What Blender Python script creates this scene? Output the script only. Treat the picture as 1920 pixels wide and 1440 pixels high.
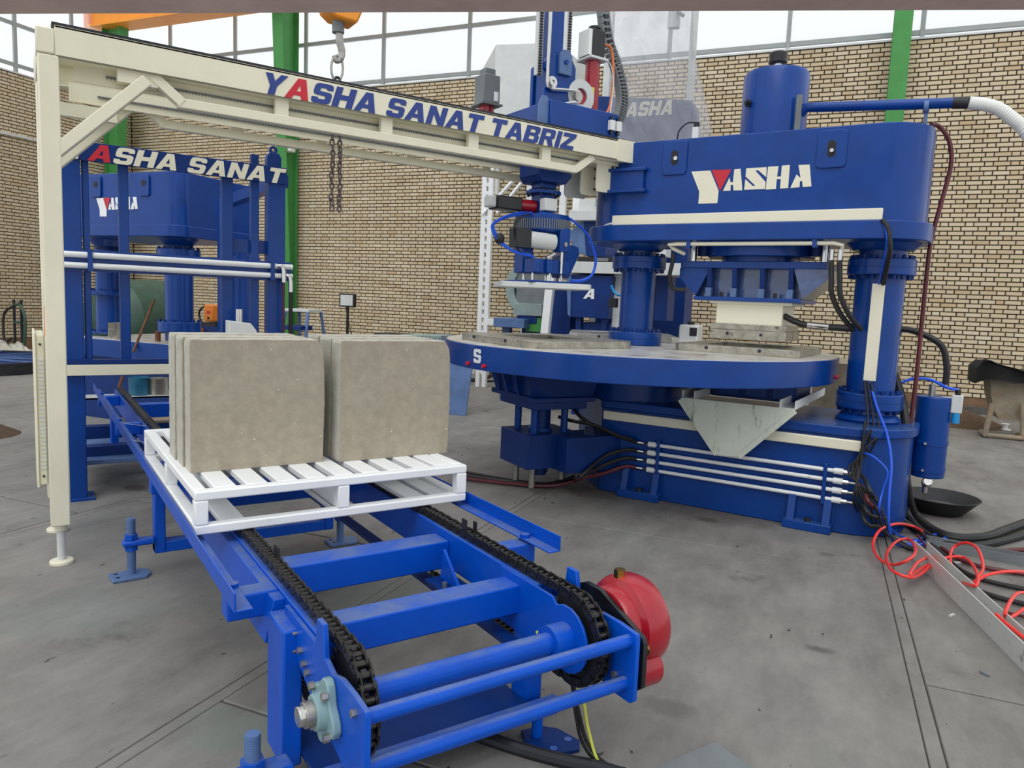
import bpy, math, random
from mathutils import Vector, Matrix
for _o in list(bpy.data.objects):
    bpy.data.objects.remove(_o)
S = bpy.context.scene
COL = S.collection
R = math.radians
random.seed(7)

# ---------------------------------------------------------------- camera
FPX, PITCH, ROLL, CAMH, YAW = 1380.8, R(6.386), R(2.345), 1.25, R(33.53)
CP, SP, CR, SR, CY, SY = math.cos(PITCH), math.sin(PITCH), math.cos(ROLL), math.sin(ROLL), math.cos(YAW), math.sin(YAW)
def l2w(x, y, z): return Vector((CY*x + SY*y, -SY*x + CY*y, z))
_X, _D, _F = Vector((1, 0, 0)), Vector((0, -SP, -CP)), Vector((0, CP, -SP))
_r, _d = CR*_X - SR*_D, SR*_X + CR*_D
_r, _d, _f = l2w(*_r), l2w(*_d), l2w(*_F)
CAM = Vector((0, 0, CAMH))
cam_d = bpy.data.cameras.new('camera'); cam = bpy.data.objects.new('camera', cam_d); COL.objects.link(cam)
cam_d.sensor_width = 36; cam_d.sensor_fit = 'HORIZONTAL'; cam_d.lens = 36*FPX/1920; cam_d.clip_start = .05; cam_d.clip_end = 200
cam.matrix_world = Matrix(((_r.x, -_d.x, -_f.x, 0), (_r.y, -_d.y, -_f.y, 0), (_r.z, -_d.z, -_f.z, CAMH), (0, 0, 0, 1)))
S.camera = cam

# ---------------------------------------------------------------- light
W = bpy.data.worlds.new('overcast_daylight'); S.world = W; W.use_nodes = True
bg = W.node_tree.nodes['Background']; bg.inputs[0].default_value = (.95, .975, 1, 1); bg.inputs[1].default_value = 1.06
sun_d = bpy.data.lights.new('sun', 'SUN'); sun_d.energy = 1.15; sun_d.angle = R(45); sun_d.color = (1, .985, .96)
sun = bpy.data.objects.new('sun', sun_d); COL.objects.link(sun)
sun.rotation_euler = Vector((.58, .5, -1.2)).to_track_quat('-Z', 'Y').to_euler()
S.view_settings.view_transform = 'Standard'; S.view_settings.look = 'None'
S.view_settings.exposure = 0; S.view_settings.gamma = 1; S.view_settings.use_curve_mapping = False

# ---------------------------------------------------------------- measuring helpers (sight line -> point on a known plane)
def ray(px, py):
    x, yd = (px-960)/FPX, (py-720)/FPX
    x, yd = CR*x + SR*yd, -SR*x + CR*yd
    return l2w(x, CP - yd*SP, -(yd*CP + SP))
def G(px, py, z=0.):
    d = ray(px, py); return CAM + d*((z-CAMH)/d.z)
def at_y(px, py, y):
    d = ray(px, py); return CAM + d*(y/d.y)
def at_x(px, py, x):
    d = ray(px, py); return CAM + d*(x/d.x)
AX = {'w': 0., 'p': R(-65.09), 'h': R(-56.15)}          # frames: conveyor, press, hall
def fr(p, k):
    c, s = math.cos(AX[k]), math.sin(AX[k]); return Vector((p.x*c + p.y*s, -p.x*s + p.y*c, p.z))
def wr(p, k):
    c, s = math.cos(AX[k]), math.sin(AX[k]); return Vector((p[0]*c - p[1]*s, p[0]*s + p[1]*c, p[2]))
def at_b(px, py, b, k='p'):
    n = wr((0, 1, 0), k); d = ray(px, py); return fr(CAM + d*((b - CAM.dot(n))/d.dot(n)), k)
def Gf(px, py, z=0., k='p'): return fr(G(px, py, z), k)
def at_r(px, py, dist):                                  # point at a horizontal distance along the sight line
    d = ray(px, py); return CAM + d*(dist/math.hypot(d.x, d.y))

# ---------------------------------------------------------------- mesh builder
def ortho(d):
    d = Vector(d).normalized(); a = Vector((0, 0, 1)) if abs(d.z) < .9 else Vector((1, 0, 0))
    u = d.cross(a).normalized(); return d, u, d.cross(u).normalized()
def spline(pts, n=8, closed=False):
    P = [Vector(p) for p in pts]; out = []; m = len(P)
    for i in range(m if closed else m-1):
        if closed: a, b, c, d = P[i-1], P[i], P[(i+1) % m], P[(i+2) % m]
        else: a, b, c, d = P[max(i-1, 0)], P[i], P[i+1], P[min(i+2, m-1)]
        for k in range(n):
            t = k/n
            out.append(.5*((2*b) + (c-a)*t + (2*a-5*b+4*c-d)*t*t + (3*b-a-3*c+d)*t**3))
    if not closed: out.append(P[-1])
    return out
class MB:
    def __init__(s, off=(0, 0, 0), par=None, wp=None): s.v = []; s.f = []; s.o = Vector(off); s.par = par; s.wp = wp
    def add(s, vs, fs):
        n = len(s.v); s.v += [(s.wp(Vector(v)) if s.wp else Vector(v)) - s.o for v in vs]; s.f += [[i+n for i in f] for f in fs]; return s
    def box(s, x0, x1, y0, y1, z0, z1):
        return s.add([(x, y, z) for z in (z0, z1) for x, y in ((x0, y0), (x1, y0), (x1, y1), (x0, y1))],
                     [(3, 2, 1, 0), (4, 5, 6, 7), (0, 1, 5, 4), (1, 2, 6, 5), (2, 3, 7, 6), (3, 0, 4, 7)])
    def obox(s, c, sx, sy, sz, rz=0, rx=0, ry=0):
        M = Matrix.Rotation(rz, 3, 'Z') @ Matrix.Rotation(ry, 3, 'Y') @ Matrix.Rotation(rx, 3, 'X'); c = Vector(c)
        return s.add([c + M @ Vector((x*sx/2, y*sy/2, z*sz/2)) for z in (-1, 1) for x, y in ((-1, -1), (1, -1), (1, 1), (-1, 1))],
                     [(3, 2, 1, 0), (4, 5, 6, 7), (0, 1, 5, 4), (1, 2, 6, 5), (2, 3, 7, 6), (3, 0, 4, 7)])
    def bar(s, p, q, w, h, up=(0, 0, 1)):
        p, q = Vector(p), Vector(q); d = (q-p).normalized(); u = d.cross(Vector(up))
        u = u.normalized() if u.length > 1e-5 else ortho(d)[1]; v = u.cross(d)
        vs = [e + u*(a*w/2) + v*(b*h/2) for e in (p, q) for a, b in ((-1, -1), (1, -1), (1, 1), (-1, 1))]
        return s.add(vs, [(3, 2, 1, 0), (4, 5, 6, 7), (0, 1, 5, 4), (1, 2, 6, 5), (2, 3, 7, 6), (3, 0, 4, 7)])
    def cyl(s, p, q, r, n=20, r2=None, a0=0):
        p, q = Vector(p), Vector(q); d, u, v = ortho(q-p); r2 = r if r2 is None else r2
        vs = [e + (u*math.cos(a0+6.2832*i/n) + v*math.sin(a0+6.2832*i/n))*rr for e, rr in ((p, r), (q, r2)) for i in range(n)]
        fs = [(i, (i+1) % n, n+(i+1) % n, n+i) for i in range(n)] + [list(range(n))[::-1], list(range(n, 2*n))]
        return s.add(vs, fs)
    def ring(s, p, q, r, ri, n=28):
        p, q = Vector(p), Vector(q); d, u, v = ortho(q-p)
        cs = [(u*math.cos(6.2832*i/n) + v*math.sin(6.2832*i/n)) for i in range(n)]
        vs = [p+c*r for c in cs] + [q+c*r for c in cs] + [q+c*ri for c in cs] + [p+c*ri for c in cs]
        fs = []
        for k in range(4):
            for i in range(n): fs.append((k*n+i, k*n+(i+1) % n, ((k+1) % 4)*n+(i+1) % n, ((k+1) % 4)*n+i))
        return s.add(vs, fs)
    def lathe(s, prof, c=(0, 0, 0), n=28, axis=(0, 0, 1)):
        c = Vector(c); d, u, v = ortho(axis)
        vs = [c + d*z + (u*math.cos(6.2832*i/n) + v*math.sin(6.2832*i/n))*max(r, 1e-4) for r, z in prof for i in range(n)]
        fs = [(k*n+i, k*n+(i+1) % n, (k+1)*n+(i+1) % n, (k+1)*n+i) for k in range(len(prof)-1) for i in range(n)]
        fs += [list(range(n))[::-1], list(range((len(prof)-1)*n, len(prof)*n))]
        return s.add(vs, fs)
    def tube(s, pts, r, n=8, closed=False):
        P = [Vector(p) for p in pts]; m = len(P); vs = []; u = None
        for i in range(m):
            t = (P[(i+1) % m] - P[i-1]) if (closed or 0 < i < m-1) else (P[1]-P[0] if i == 0 else P[-1]-P[-2])
            t = t.normalized() if t.length > 1e-9 else Vector((0, 0, 1))
            u = ortho(t)[1] if u is None else (u - t*u.dot(t)); u = u.normalized() if u.length > 1e-6 else ortho(t)[1]
            w = t.cross(u); rr = r[i] if isinstance(r, (list, tuple)) else r
            vs += [P[i] + (u*math.cos(6.2832*k/n) + w*math.sin(6.2832*k/n))*rr for k in range(n)]
        fs = [(i*n+k, i*n+(k+1) % n, ((i+1) % m)*n+(k+1) % n, ((i+1) % m)*n+k) for i in range(m if closed else m-1) for k in range(n)]
        if not closed: fs += [list(range(n))[::-1], list(range((m-1)*n, m*n))]
        return s.add(vs, fs)
    def hose(s, pts, r, n=8, k=8): return s.tube(spline(pts, k), r, n)
    def prism(s, poly, ax, d0, d1):
        f = {'x': lambda a, b, d: (d, a, b), 'y': lambda a, b, d: (a, d, b), 'z': lambda a, b, d: (a, b, d)}[ax]; n = len(poly)
        return s.add([f(a, b, d) for d in (d0, d1) for a, b in poly],
                     [list(range(n))[::-1], list(range(n, 2*n))] + [(i, (i+1) % n, n+(i+1) % n, n+i) for i in range(n)])
    def sphere(s, c, r, n=14, sc=(1, 1, 1)):
        m = n//2; c = Vector(c); vs = []
        for j in range(m+1):
            t = math.pi*j/m
            vs += [c + Vector((max(math.sin(t), 1e-3)*math.cos(6.2832*i/n)*sc[0], max(math.sin(t), 1e-3)*math.sin(6.2832*i/n)*sc[1], math.cos(t)*sc[2]))*r for i in range(n)]
        return s.add(vs, [(j*n+i, (j+1)*n+i, (j+1)*n+(i+1) % n, j*n+(i+1) % n) for j in range(m) for i in range(n)])
    def bolts(s, c, rad, cnt, r, z0, z1, axis='z', n=6, a0=0):
        for i in range(cnt):
            a = a0 + 6.2832*i/cnt; x, y = rad*math.cos(a), rad*math.sin(a)
            if axis == 'z': s.cyl((c[0]+x, c[1]+y, z0), (c[0]+x, c[1]+y, z1), r, n)
            elif axis == 'x': s.cyl((z0, c[0]+x, c[1]+y), (z1, c[0]+x, c[1]+y), r, n)
            else: s.cyl((c[0]+x, z0, c[1]+y), (c[0]+x, z1, c[1]+y), r, n)
        return s
    def mesh(s, name, mat, ang=32):
        me = bpy.data.meshes.new(name); me.from_pydata([tuple(v) for v in s.v], [], s.f); me.validate(); me.update()
        import bmesh
        bm = bmesh.new(); bm.from_mesh(me); bmesh.ops.recalc_face_normals(bm, faces=bm.faces); bm.to_mesh(me); bm.free()
        me.polygons.foreach_set('use_smooth', [True]*len(me.polygons)); me.set_sharp_from_angle(angle=R(ang))
        if mat: me.materials.append(mat)
        return me
    def build(s, name, mat, parent=None, bevel=0, ang=32, **props):
        o = bpy.data.objects.new(name, s.mesh(name, mat, ang)); COL.objects.link(o)
        o.parent = parent if parent is not None else s.par
        if bevel:
            b = o.modifiers.new('bevel', 'BEVEL'); b.width = bevel; b.segments = 2; b.limit_method = 'ANGLE'; b.angle_limit = R(40)
        for k, v in props.items(): o[k] = v
        return o
def tag(o, label=None, cat=None, group=None, kind=None):
    for k, v in (('label', label), ('category', cat), ('group', group), ('kind', kind)):
        if v: o[k] = v
    return o
class Thing:
    def __init__(s, name, label, cat, base=(0, 0, 0), k='w', group=None, kind=None):
        s.o = bpy.data.objects.new(name, None); COL.objects.link(s.o); s.b = Vector(base); s.wp = None; s.o.empty_display_size = .1
        s.o.location = wr(base, k); s.o.rotation_euler = (0, 0, AX[k]); tag(s.o, label, cat, group, kind)
    def mb(s): return MB(s.b, s.o, s.wp)
def single(name, label, cat, base, mat, fn, k='w', group=None, bevel=0, kind=None, ang=32):   # a thing that is one mesh
    m = MB(base); fn(m); o = m.build(name, mat, None, bevel, ang); o.location = wr(base, k); o.rotation_euler = (0, 0, AX[k])
    return tag(o, label, cat, group, kind)
def copy_tree(o, parent=None):
    c = o.copy(); COL.objects.link(c); c.parent = parent
    for ch in list(o.children): copy_tree(ch, c)
    return c
def share(src, name, parent, loc, rot=(0, 0, 0)):
    c = bpy.data.objects.new(name, src); COL.objects.link(c); c.parent = parent; c.location = loc; c.rotation_euler = rot; return c
def rrect(x0, x1, y0, y1, r, n=5):
    out = []
    for cx, cy, a in ((x1-r, y1-r, 0), (x0+r, y1-r, 90), (x0+r, y0+r, 180), (x1-r, y0+r, 270)):
        out += [(cx + r*math.cos(R(a+90*i/n)), cy + r*math.sin(R(a+90*i/n))) for i in range(n+1)]
    return out

# ---------------------------------------------------------------- materials
def srgb(c): return tuple((x/255/12.92 if x/255 <= .04045 else ((x/255+.055)/1.055)**2.4) for x in c) + (1,)
def mk(name):
    m = bpy.data.materials.new(name); m.use_nodes = True; return m, m.node_tree.nodes, m.node_tree.links, m.node_tree.nodes['Principled BSDF']
def ramp(N, L, src, a, b, ca, cb):
    r = N.new('ShaderNodeValToRGB'); r.color_ramp.elements[0].position = a; r.color_ramp.elements[1].position = b
    r.color_ramp.elements[0].color = ca; r.color_ramp.elements[1].color = cb; L.new(src, r.inputs[0]); return r.outputs[0]
def noise(N, L, scale, detail=4, rough=.6, coord='Object', st=None):
    t = N.new('ShaderNodeTexCoord'); n = N.new('ShaderNodeTexNoise'); n.inputs['Scale'].default_value = scale
    n.inputs['Detail'].default_value = detail; n.inputs['Roughness'].default_value = rough; src = t.outputs[coord]
    if st:
        mp = N.new('ShaderNodeMapping'); mp.inputs['Scale'].default_value = st; L.new(src, mp.inputs[0]); src = mp.outputs[0]
    L.new(src, n.inputs['Vector']); return n.outputs[0]
def mixc(N, L, fac, a, b, mode='MIX'):
    m = N.new('ShaderNodeMix'); m.data_type = 'RGBA'; m.blend_type = mode
    for s_, v in ((m.inputs[0], fac), (m.inputs[6], a), (m.inputs[7], b)):
        if hasattr(v, 'links'): L.new(v, s_)
        else: s_.default_value = v
    return m.outputs[2]
def bump(N, L, h, st, dist, p):
    b = N.new('ShaderNodeBump'); b.inputs['Strength'].default_value = st; b.inputs['Distance'].default_value = dist
    L.new(h, b.inputs['Height']); L.new(b.outputs[0], p.inputs['Normal'])
def paint(name, col, rough=.4, metal=0., var=.12, scale=6, dirt=None, dirt_amt=.5, coat=0., spec=.5, dscale=9, bmp=0., dust=None, dst=None):
    m, N, L, p = mk(name); c = srgb(col); d = tuple(x*(1-var) for x in c[:3]) + (1,); e = tuple(min(1, x*(1+var)) for x in c[:3]) + (1,)
    o = ramp(N, L, noise(N, L, scale), .35, .65, d, e)
    if dirt:
        f = ramp(N, L, noise(N, L, dscale, 6, .7, 'Object', dst), 1-dirt_amt, 1.12-dirt_amt, (0, 0, 0, 1), (1, 1, 1, 1)); o = mixc(N, L, f, o, srgb(dirt))
    if dust:                                              # dust and wear settled on upward faces
        g = N.new('ShaderNodeNewGeometry'); sx = N.new('ShaderNodeSeparateXYZ'); L.new(g.outputs['Normal'], sx.inputs[0])
        u = ramp(N, L, sx.outputs[2], .75, .95, (0, 0, 0, 1), (1, 1, 1, 1)); w = ramp(N, L, noise(N, L, 7, 6, .7), .38, .62, (.15, .15, .15, 1), (.75, .75, .75, 1))
        o = mixc(N, L, mixc(N, L, 1., u, w, 'MULTIPLY'), o, srgb(dust))
    L.new(o, p.inputs['Base Color']); p.inputs['Metallic'].default_value = metal; p.inputs['Coat Weight'].default_value = coat
    p.inputs['Coat Roughness'].default_value = .12; p.inputs['Specular IOR Level'].default_value = spec
    rr = N.new('ShaderNodeMapRange'); rr.inputs['To Min'].default_value = max(rough-.06, .03); rr.inputs['To Max'].default_value = rough+.08
    L.new(noise(N, L, scale*2.3), rr.inputs[0]); L.new(rr.outputs[0], p.inputs['Roughness'])
    if bmp: bump(N, L, noise(N, L, scale*12), bmp, .004, p)
    return m
M = {}
M['blue'] = paint('press_blue_paint', (2, 60, 138), .32, coat=.14, var=.1, spec=.3, dust=(70, 98, 140))
M['blue2'] = paint('conveyor_blue_paint', (0, 78, 190), .38, coat=.06, var=.07, dust=(100, 118, 152), spec=.25)
M['navy'] = paint('dark_blue_paint', (4, 46, 112), .42, var=.12, spec=.3)
M['steelblue'] = paint('weathered_blue_paint', (84, 112, 158), .5, var=.15)
M['cream'] = paint('cream_paint', (230, 226, 202), .45, var=.03, dirt=(190, 182, 158), dirt_amt=.34, dscale=3)
M['trim'] = paint('cream_cover', (232, 228, 206), .5, var=.02)
M['white'] = paint('white_paint', (236, 238, 238), .45, var=.03, dirt=(168, 168, 160), dirt_amt=.36, dscale=14)
M['offwhite'] = paint('offwhite_plastic', (228, 230, 226), .5, var=.03)
M['pale'] = paint('pale_grey_paint', (205, 208, 206), .5, var=.05)
M['red'] = paint('red_enamel', (158, 18, 36), .3, var=.08, coat=.3)
M['redlogo'] = paint('red_logo_paint', (200, 32, 52), .45, var=.03)
M['bluelogo'] = paint('blue_logo_paint', (38, 62, 136), .5, var=.06)
M['black'] = paint('black_rubber', (24, 24, 27), .55, var=.2)
M['blackgloss'] = paint('black_enamel', (22, 24, 28), .3, var=.2)
M['dark'] = paint('dark_steel', (46, 47, 52), .5, metal=.4, var=.25)
M['chain'] = paint('oiled_chain_steel', (58, 56, 55), .36, metal=.75, var=.4, scale=60)
M['steel'] = paint('bare_steel', (168, 166, 160), .32, metal=.85, var=.16, scale=14, dirt=(92, 84, 72), dirt_amt=.4)
M['chrome'] = paint('bright_steel', (205, 205, 204), .18, metal=1, var=.05)
M['worn'] = paint('worn_mould_steel', (160, 156, 144), .34, metal=.6, var=.22, scale=18, dirt=(74, 66, 54), dirt_amt=.42, dscale=16)
M['tabletop'] = paint('wiped_steel_top', (222, 220, 214), .3, metal=.35, var=.1, scale=5, dirt=(160, 148, 126), dirt_amt=.46, dscale=4)
M['brass'] = paint('brass', (190, 150, 70), .25, metal=1, var=.1)
M['hose'] = paint('hydraulic_hose', (32, 32, 33), .5, var=.2)
M['hosered'] = paint('dark_red_hose', (92, 34, 40), .4, var=.2)
M['hoseblue'] = paint('blue_air_hose', (16, 84, 214), .3, var=.1)
M['hosecyan'] = paint('cyan_air_hose', (20, 140, 205), .3, var=.1)
M['coil'] = paint('red_coil_hose', (232, 58, 52), .3, var=.06)
M['yellowwire'] = paint('yellow_green_wire', (208, 212, 84), .4, var=.06)
M['orangewire'] = paint('orange_cable', (222, 112, 50), .45, var=.08)
M['orange'] = paint('orange_machine_paint', (238, 132, 24), .45, var=.05)
M['craneorange'] = paint('crane_orange_paint', (238, 150, 40), .5, var=.05)
M['green'] = paint('green_steel_paint', (76, 146, 78), .5, var=.06)
M['green'].node_tree.nodes['Principled BSDF'].inputs['Specular IOR Level'].default_value = .3
M['limegreen'] = paint('light_green_paint', (122, 190, 82), .5, var=.05)
M['housing'] = paint('bearing_housing_paint', (128, 160, 165), .42, var=.08)
M['teal'] = paint('teal_can_paint', (40, 110, 142), .35, var=.25, scale=14)
M['tin'] = paint('tin_plate', (176, 172, 160), .28, metal=.8, var=.1)
M['greygreen'] = paint('grey_green_paint', (138, 156, 152), .5, var=.12)
M['mid'] = paint('mid_grey_paint', (112, 118, 120), .5, var=.12)
M['wood'] = paint('old_wood', (118, 74, 46), .7, var=.25, scale=12)
M['barrow'] = paint('cement_caked_steel', (140, 130, 112), .85, var=.2, dirt=(150, 108, 74), dirt_amt=.45)
M['cloth'] = paint('black_cloth', (14, 14, 16), .9, var=.3)
M['sand'] = paint('brown_sand', (92, 72, 54), .95, var=.3, scale=40, bmp=.6)
M['film'] = paint('plastic_sheet', (186, 184, 172), .35, var=.15)
M['chute'] = paint('stained_pale_chute', (214, 220, 206), .5, var=.05, dirt=(122, 134, 114), dirt_amt=.45, dscale=7, dst=(2.2, 1, .55))
M['oily_sheen_tint'] = paint('oil_wet_blue_sheen_tint', (62, 88, 138), .18, var=.25, scale=14, coat=.8)  # oil-filmed blue; reflected sheen on the ram panels painted in as lighter colour
M['rustchain'] = paint('rusty_sling_chain', (104, 92, 92), .5, metal=.5, var=.35, scale=40)
M['window_bar'] = paint('grey_window_bar', (150, 156, 154), .5, var=.05)
M['plinth'] = paint('plinth_stone', (120, 92, 70), .8, var=.2)
M['kerbgrey'] = paint('kerb_concrete', (86, 84, 80), .85, var=.2)
M['girder'] = paint('brown_girder_paint', (208, 184, 176), .9, var=.1)
M['olive'] = paint('green_tank_paint', (52, 80, 66), .5, var=.15)
M['tapegrey'] = paint('grey_cable_duct', (196, 196, 192), .5, var=.06, dirt=(120, 116, 108), dirt_amt=.4, dscale=12)

def concrete(name, base, dark, light, specks=False, sc=1.4, rough=.75):
    m, N, L, p = mk(name)
    a = ramp(N, L, noise(N, L, sc, 8, .62), .32, .68, srgb(dark), srgb(light))
    b = ramp(N, L, noise(N, L, sc*9, 6, .7), .3, .7, srgb(tuple(int(x*.86) for x in base)), srgb(tuple(min(255, int(x*1.1)) for x in base)))
    o = mixc(N, L, .5, a, b)
    if specks:
        t = N.new('ShaderNodeTexCoord')
        for scale, thr, col in ((34, .1, (226, 222, 208)), (22, .07, (92, 84, 72)), (70, .1, (205, 198, 180))):
            v = N.new('ShaderNodeTexVoronoi'); v.inputs['Scale'].default_value = scale; L.new(t.outputs['Object'], v.inputs['Vector'])
            wn = N.new('ShaderNodeTexWhiteNoise'); wn.noise_dimensions = '3D'; L.new(v.outputs['Position'], wn.inputs[0])
            k = ramp(N, L, v.outputs['Distance'], thr*.7, thr, (1, 1, 1, 1), (0, 0, 0, 1)); kk = ramp(N, L, wn.outputs[0], .72, .74, (0, 0, 0, 1), (1, 1, 1, 1))
            f = mixc(N, L, 1., k, kk, 'MULTIPLY'); o = mixc(N, L, f, o, srgb(col))
    L.new(o, p.inputs['Base Color']); p.inputs['Roughness'].default_value = rough; p.inputs['Specular IOR Level'].default_value = .3
    bump(N, L, noise(N, L, 60, 5, .7), .25, .004, p)
    return m
STAINS = [(*fr(G(px, py), 'h')[:2], rx, ry, col, amt) for px, py, rx, ry, col, amt in ((1328, 975, .17, .12, (70, 64, 58), .8), (1535, 1218, .13, .09, (74, 70, 66), .7), (1120, 925, .8, .35, (86, 78, 68), .6), (1350, 965, .9, .5, (98, 88, 76), .5), (330, 1010, .5, .4, (104, 94, 82), .5), (260, 915, .22, .16, (66, 60, 56), .7), (640, 1020, .6, .5, (98, 88, 78), .5), (700, 925, .15, .08, (82, 76, 70), .6), (1260, 1330, .22, .14, (96, 92, 88), .6), (470, 1370, .5, .3, (112, 132, 122), .35), (150, 1150, .7, .6, (120, 134, 128), .3), (1000, 1300, .4, .3, (104, 96, 86), .4))]
def floor_mat():
    m, N, L, p = mk('stained_concrete_floor')
    a = ramp(N, L, noise(N, L, .7, 8, .6, 'Object'), .3, .7, srgb((96, 95, 93)), srgb((143, 143, 142)))
    b = ramp(N, L, noise(N, L, 5, 8, .72, 'Object', (1, .45, 1)), .3, .72, srgb((94, 88, 81)), srgb((156, 152, 145)))
    o = mixc(N, L, .5, a, b)
    st = ramp(N, L, noise(N, L, 1.9, 7, .66, 'Object'), .62, .74, (0, 0, 0, 1), (1, 1, 1, 1)); o = mixc(N, L, st, o, srgb((78, 74, 69)))
    sp = ramp(N, L, noise(N, L, 26, 3, .5, 'Object', (1, .4, 1)), .70, .74, (0, 0, 0, 1), (1, 1, 1, 1)); o = mixc(N, L, sp, o, srgb((58, 55, 52)))
    gr = ramp(N, L, noise(N, L, 1.1, 3, .5, 'Object', (1.3, .6, 1)), .60, .72, (0, 0, 0, 1), (.35, .35, .35, 1)); o = mixc(N, L, gr, o, srgb((96, 118, 106)))
    tc = N.new('ShaderNodeTexCoord'); wob = noise(N, L, 7, 5, .7)
    for (cx, cy, rx, ry, col, amt) in STAINS:               # oil spots with a place of their own
        mp = N.new('ShaderNodeMapping'); mp.inputs['Location'].default_value = (-cx/rx, -cy/ry, 0); mp.inputs['Scale'].default_value = (1/rx, 1/ry, 0); L.new(tc.outputs['Object'], mp.inputs[0])
        ln = N.new('ShaderNodeVectorMath'); ln.operation = 'LENGTH'; L.new(mp.outputs[0], ln.inputs[0])
        ad = N.new('ShaderNodeMath'); ad.operation = 'ADD'; L.new(ln.outputs['Value'], ad.inputs[0]); L.new(wob, ad.inputs[1])
        f = ramp(N, L, ad.outputs[0], .75, 1.6, (amt, amt, amt, 1), (0, 0, 0, 1)); o = mixc(N, L, f, o, srgb(col))
    L.new(o, p.inputs['Base Color']); p.inputs['Specular IOR Level'].default_value = .35
    rr = N.new('ShaderNodeMapRange'); rr.inputs['To Min'].default_value = .42; rr.inputs['To Max'].default_value = .8; L.new(noise(N, L, 2.3, 5), rr.inputs[0]); L.new(rr.outputs[0], p.inputs['Roughness'])
    bump(N, L, noise(N, L, 30, 6, .7), .2, .004, p); return m
M['floor'] = floor_mat()
M['joint'] = concrete('joint_filler', (82, 78, 73), (60, 57, 54), (96, 92, 86), rough=.9)
M['slab'] = concrete('pressed_concrete_face', (162, 153, 135), (157, 148, 130), (167, 159, 142), True, 3.)
M['slab_side'] = concrete('rough_slab_edge', (186, 184, 172), (166, 164, 152), (204, 202, 192), True, 12.)
def brick_mat():
    m, N, L, p = mk('cream_brick'); g = N.new('ShaderNodeNewGeometry'); oi = N.new('ShaderNodeObjectInfo')
    mx = N.new('ShaderNodeMath'); mx.operation = 'ADD'; L.new(g.outputs['Random Per Island'], mx.inputs[0]); L.new(oi.outputs['Random'], mx.inputs[1])
    fr_ = N.new('ShaderNodeMath'); fr_.operation = 'FRACT'; L.new(mx.outputs[0], fr_.inputs[0])
    r = N.new('ShaderNodeValToRGB'); L.new(fr_.outputs[0], r.inputs[0]); cs = [(0, (202, 182, 150)), (.25, (217, 202, 172)), (.6, (210, 193, 161)), (.85, (221, 208, 182)), (1, (200, 176, 140))]
    r.color_ramp.elements[0].color = srgb(cs[0][1]); r.color_ramp.elements[1].color = srgb(cs[-1][1])
    for pos, c in cs[1:-1]: r.color_ramp.elements.new(pos).color = srgb(c)
    v = ramp(N, L, noise(N, L, 1.3, 5, .6), .25, .75, (.84, .82, .8, 1), (1, 1, 1, 1)); L.new(mixc(N, L, 1., r.outputs[0], v, 'MULTIPLY'), p.inputs['Base Color'])
    p.inputs['Roughness'].default_value = .8; p.inputs['Specular IOR Level'].default_value = .25; return m
M['brick'] = brick_mat()
M['mortar'] = paint('dark_mortar', (56, 46, 38), .9, var=.15)
def pane_mat():
    m, N, L, p = mk('milky_glazing'); out = N['Material Output']; t = N.new('ShaderNodeBsdfTransparent'); d = N.new('ShaderNodeBsdfTranslucent'); x = N.new('ShaderNodeMixShader')
    x.inputs[0].default_value = .22; L.new(t.outputs[0], x.inputs[1]); L.new(d.outputs[0], x.inputs[2]); L.new(x.outputs[0], out.inputs[0]); d.inputs[0].default_value = (.95, .97, .97, 1); return m
M['pane'] = pane_mat()
def film_mat(name, col, a):
    m, N, L, p = mk(name); out = N['Material Output']; t = N.new('ShaderNodeBsdfTransparent'); x = N.new('ShaderNodeMixShader'); x.inputs[0].default_value = a
    p.inputs['Base Color'].default_value = srgb(col); p.inputs['Roughness'].default_value = .22; bump(N, L, noise(N, L, 16, 6, .75), 1., .03, p)
    L.new(t.outputs[0], x.inputs[1]); L.new(p.outputs[0], x.inputs[2]); L.new(x.outputs[0], out.inputs[0]); return m
M['wrap'] = film_mat('clear_wrap', (214, 216, 222), .3)

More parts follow.
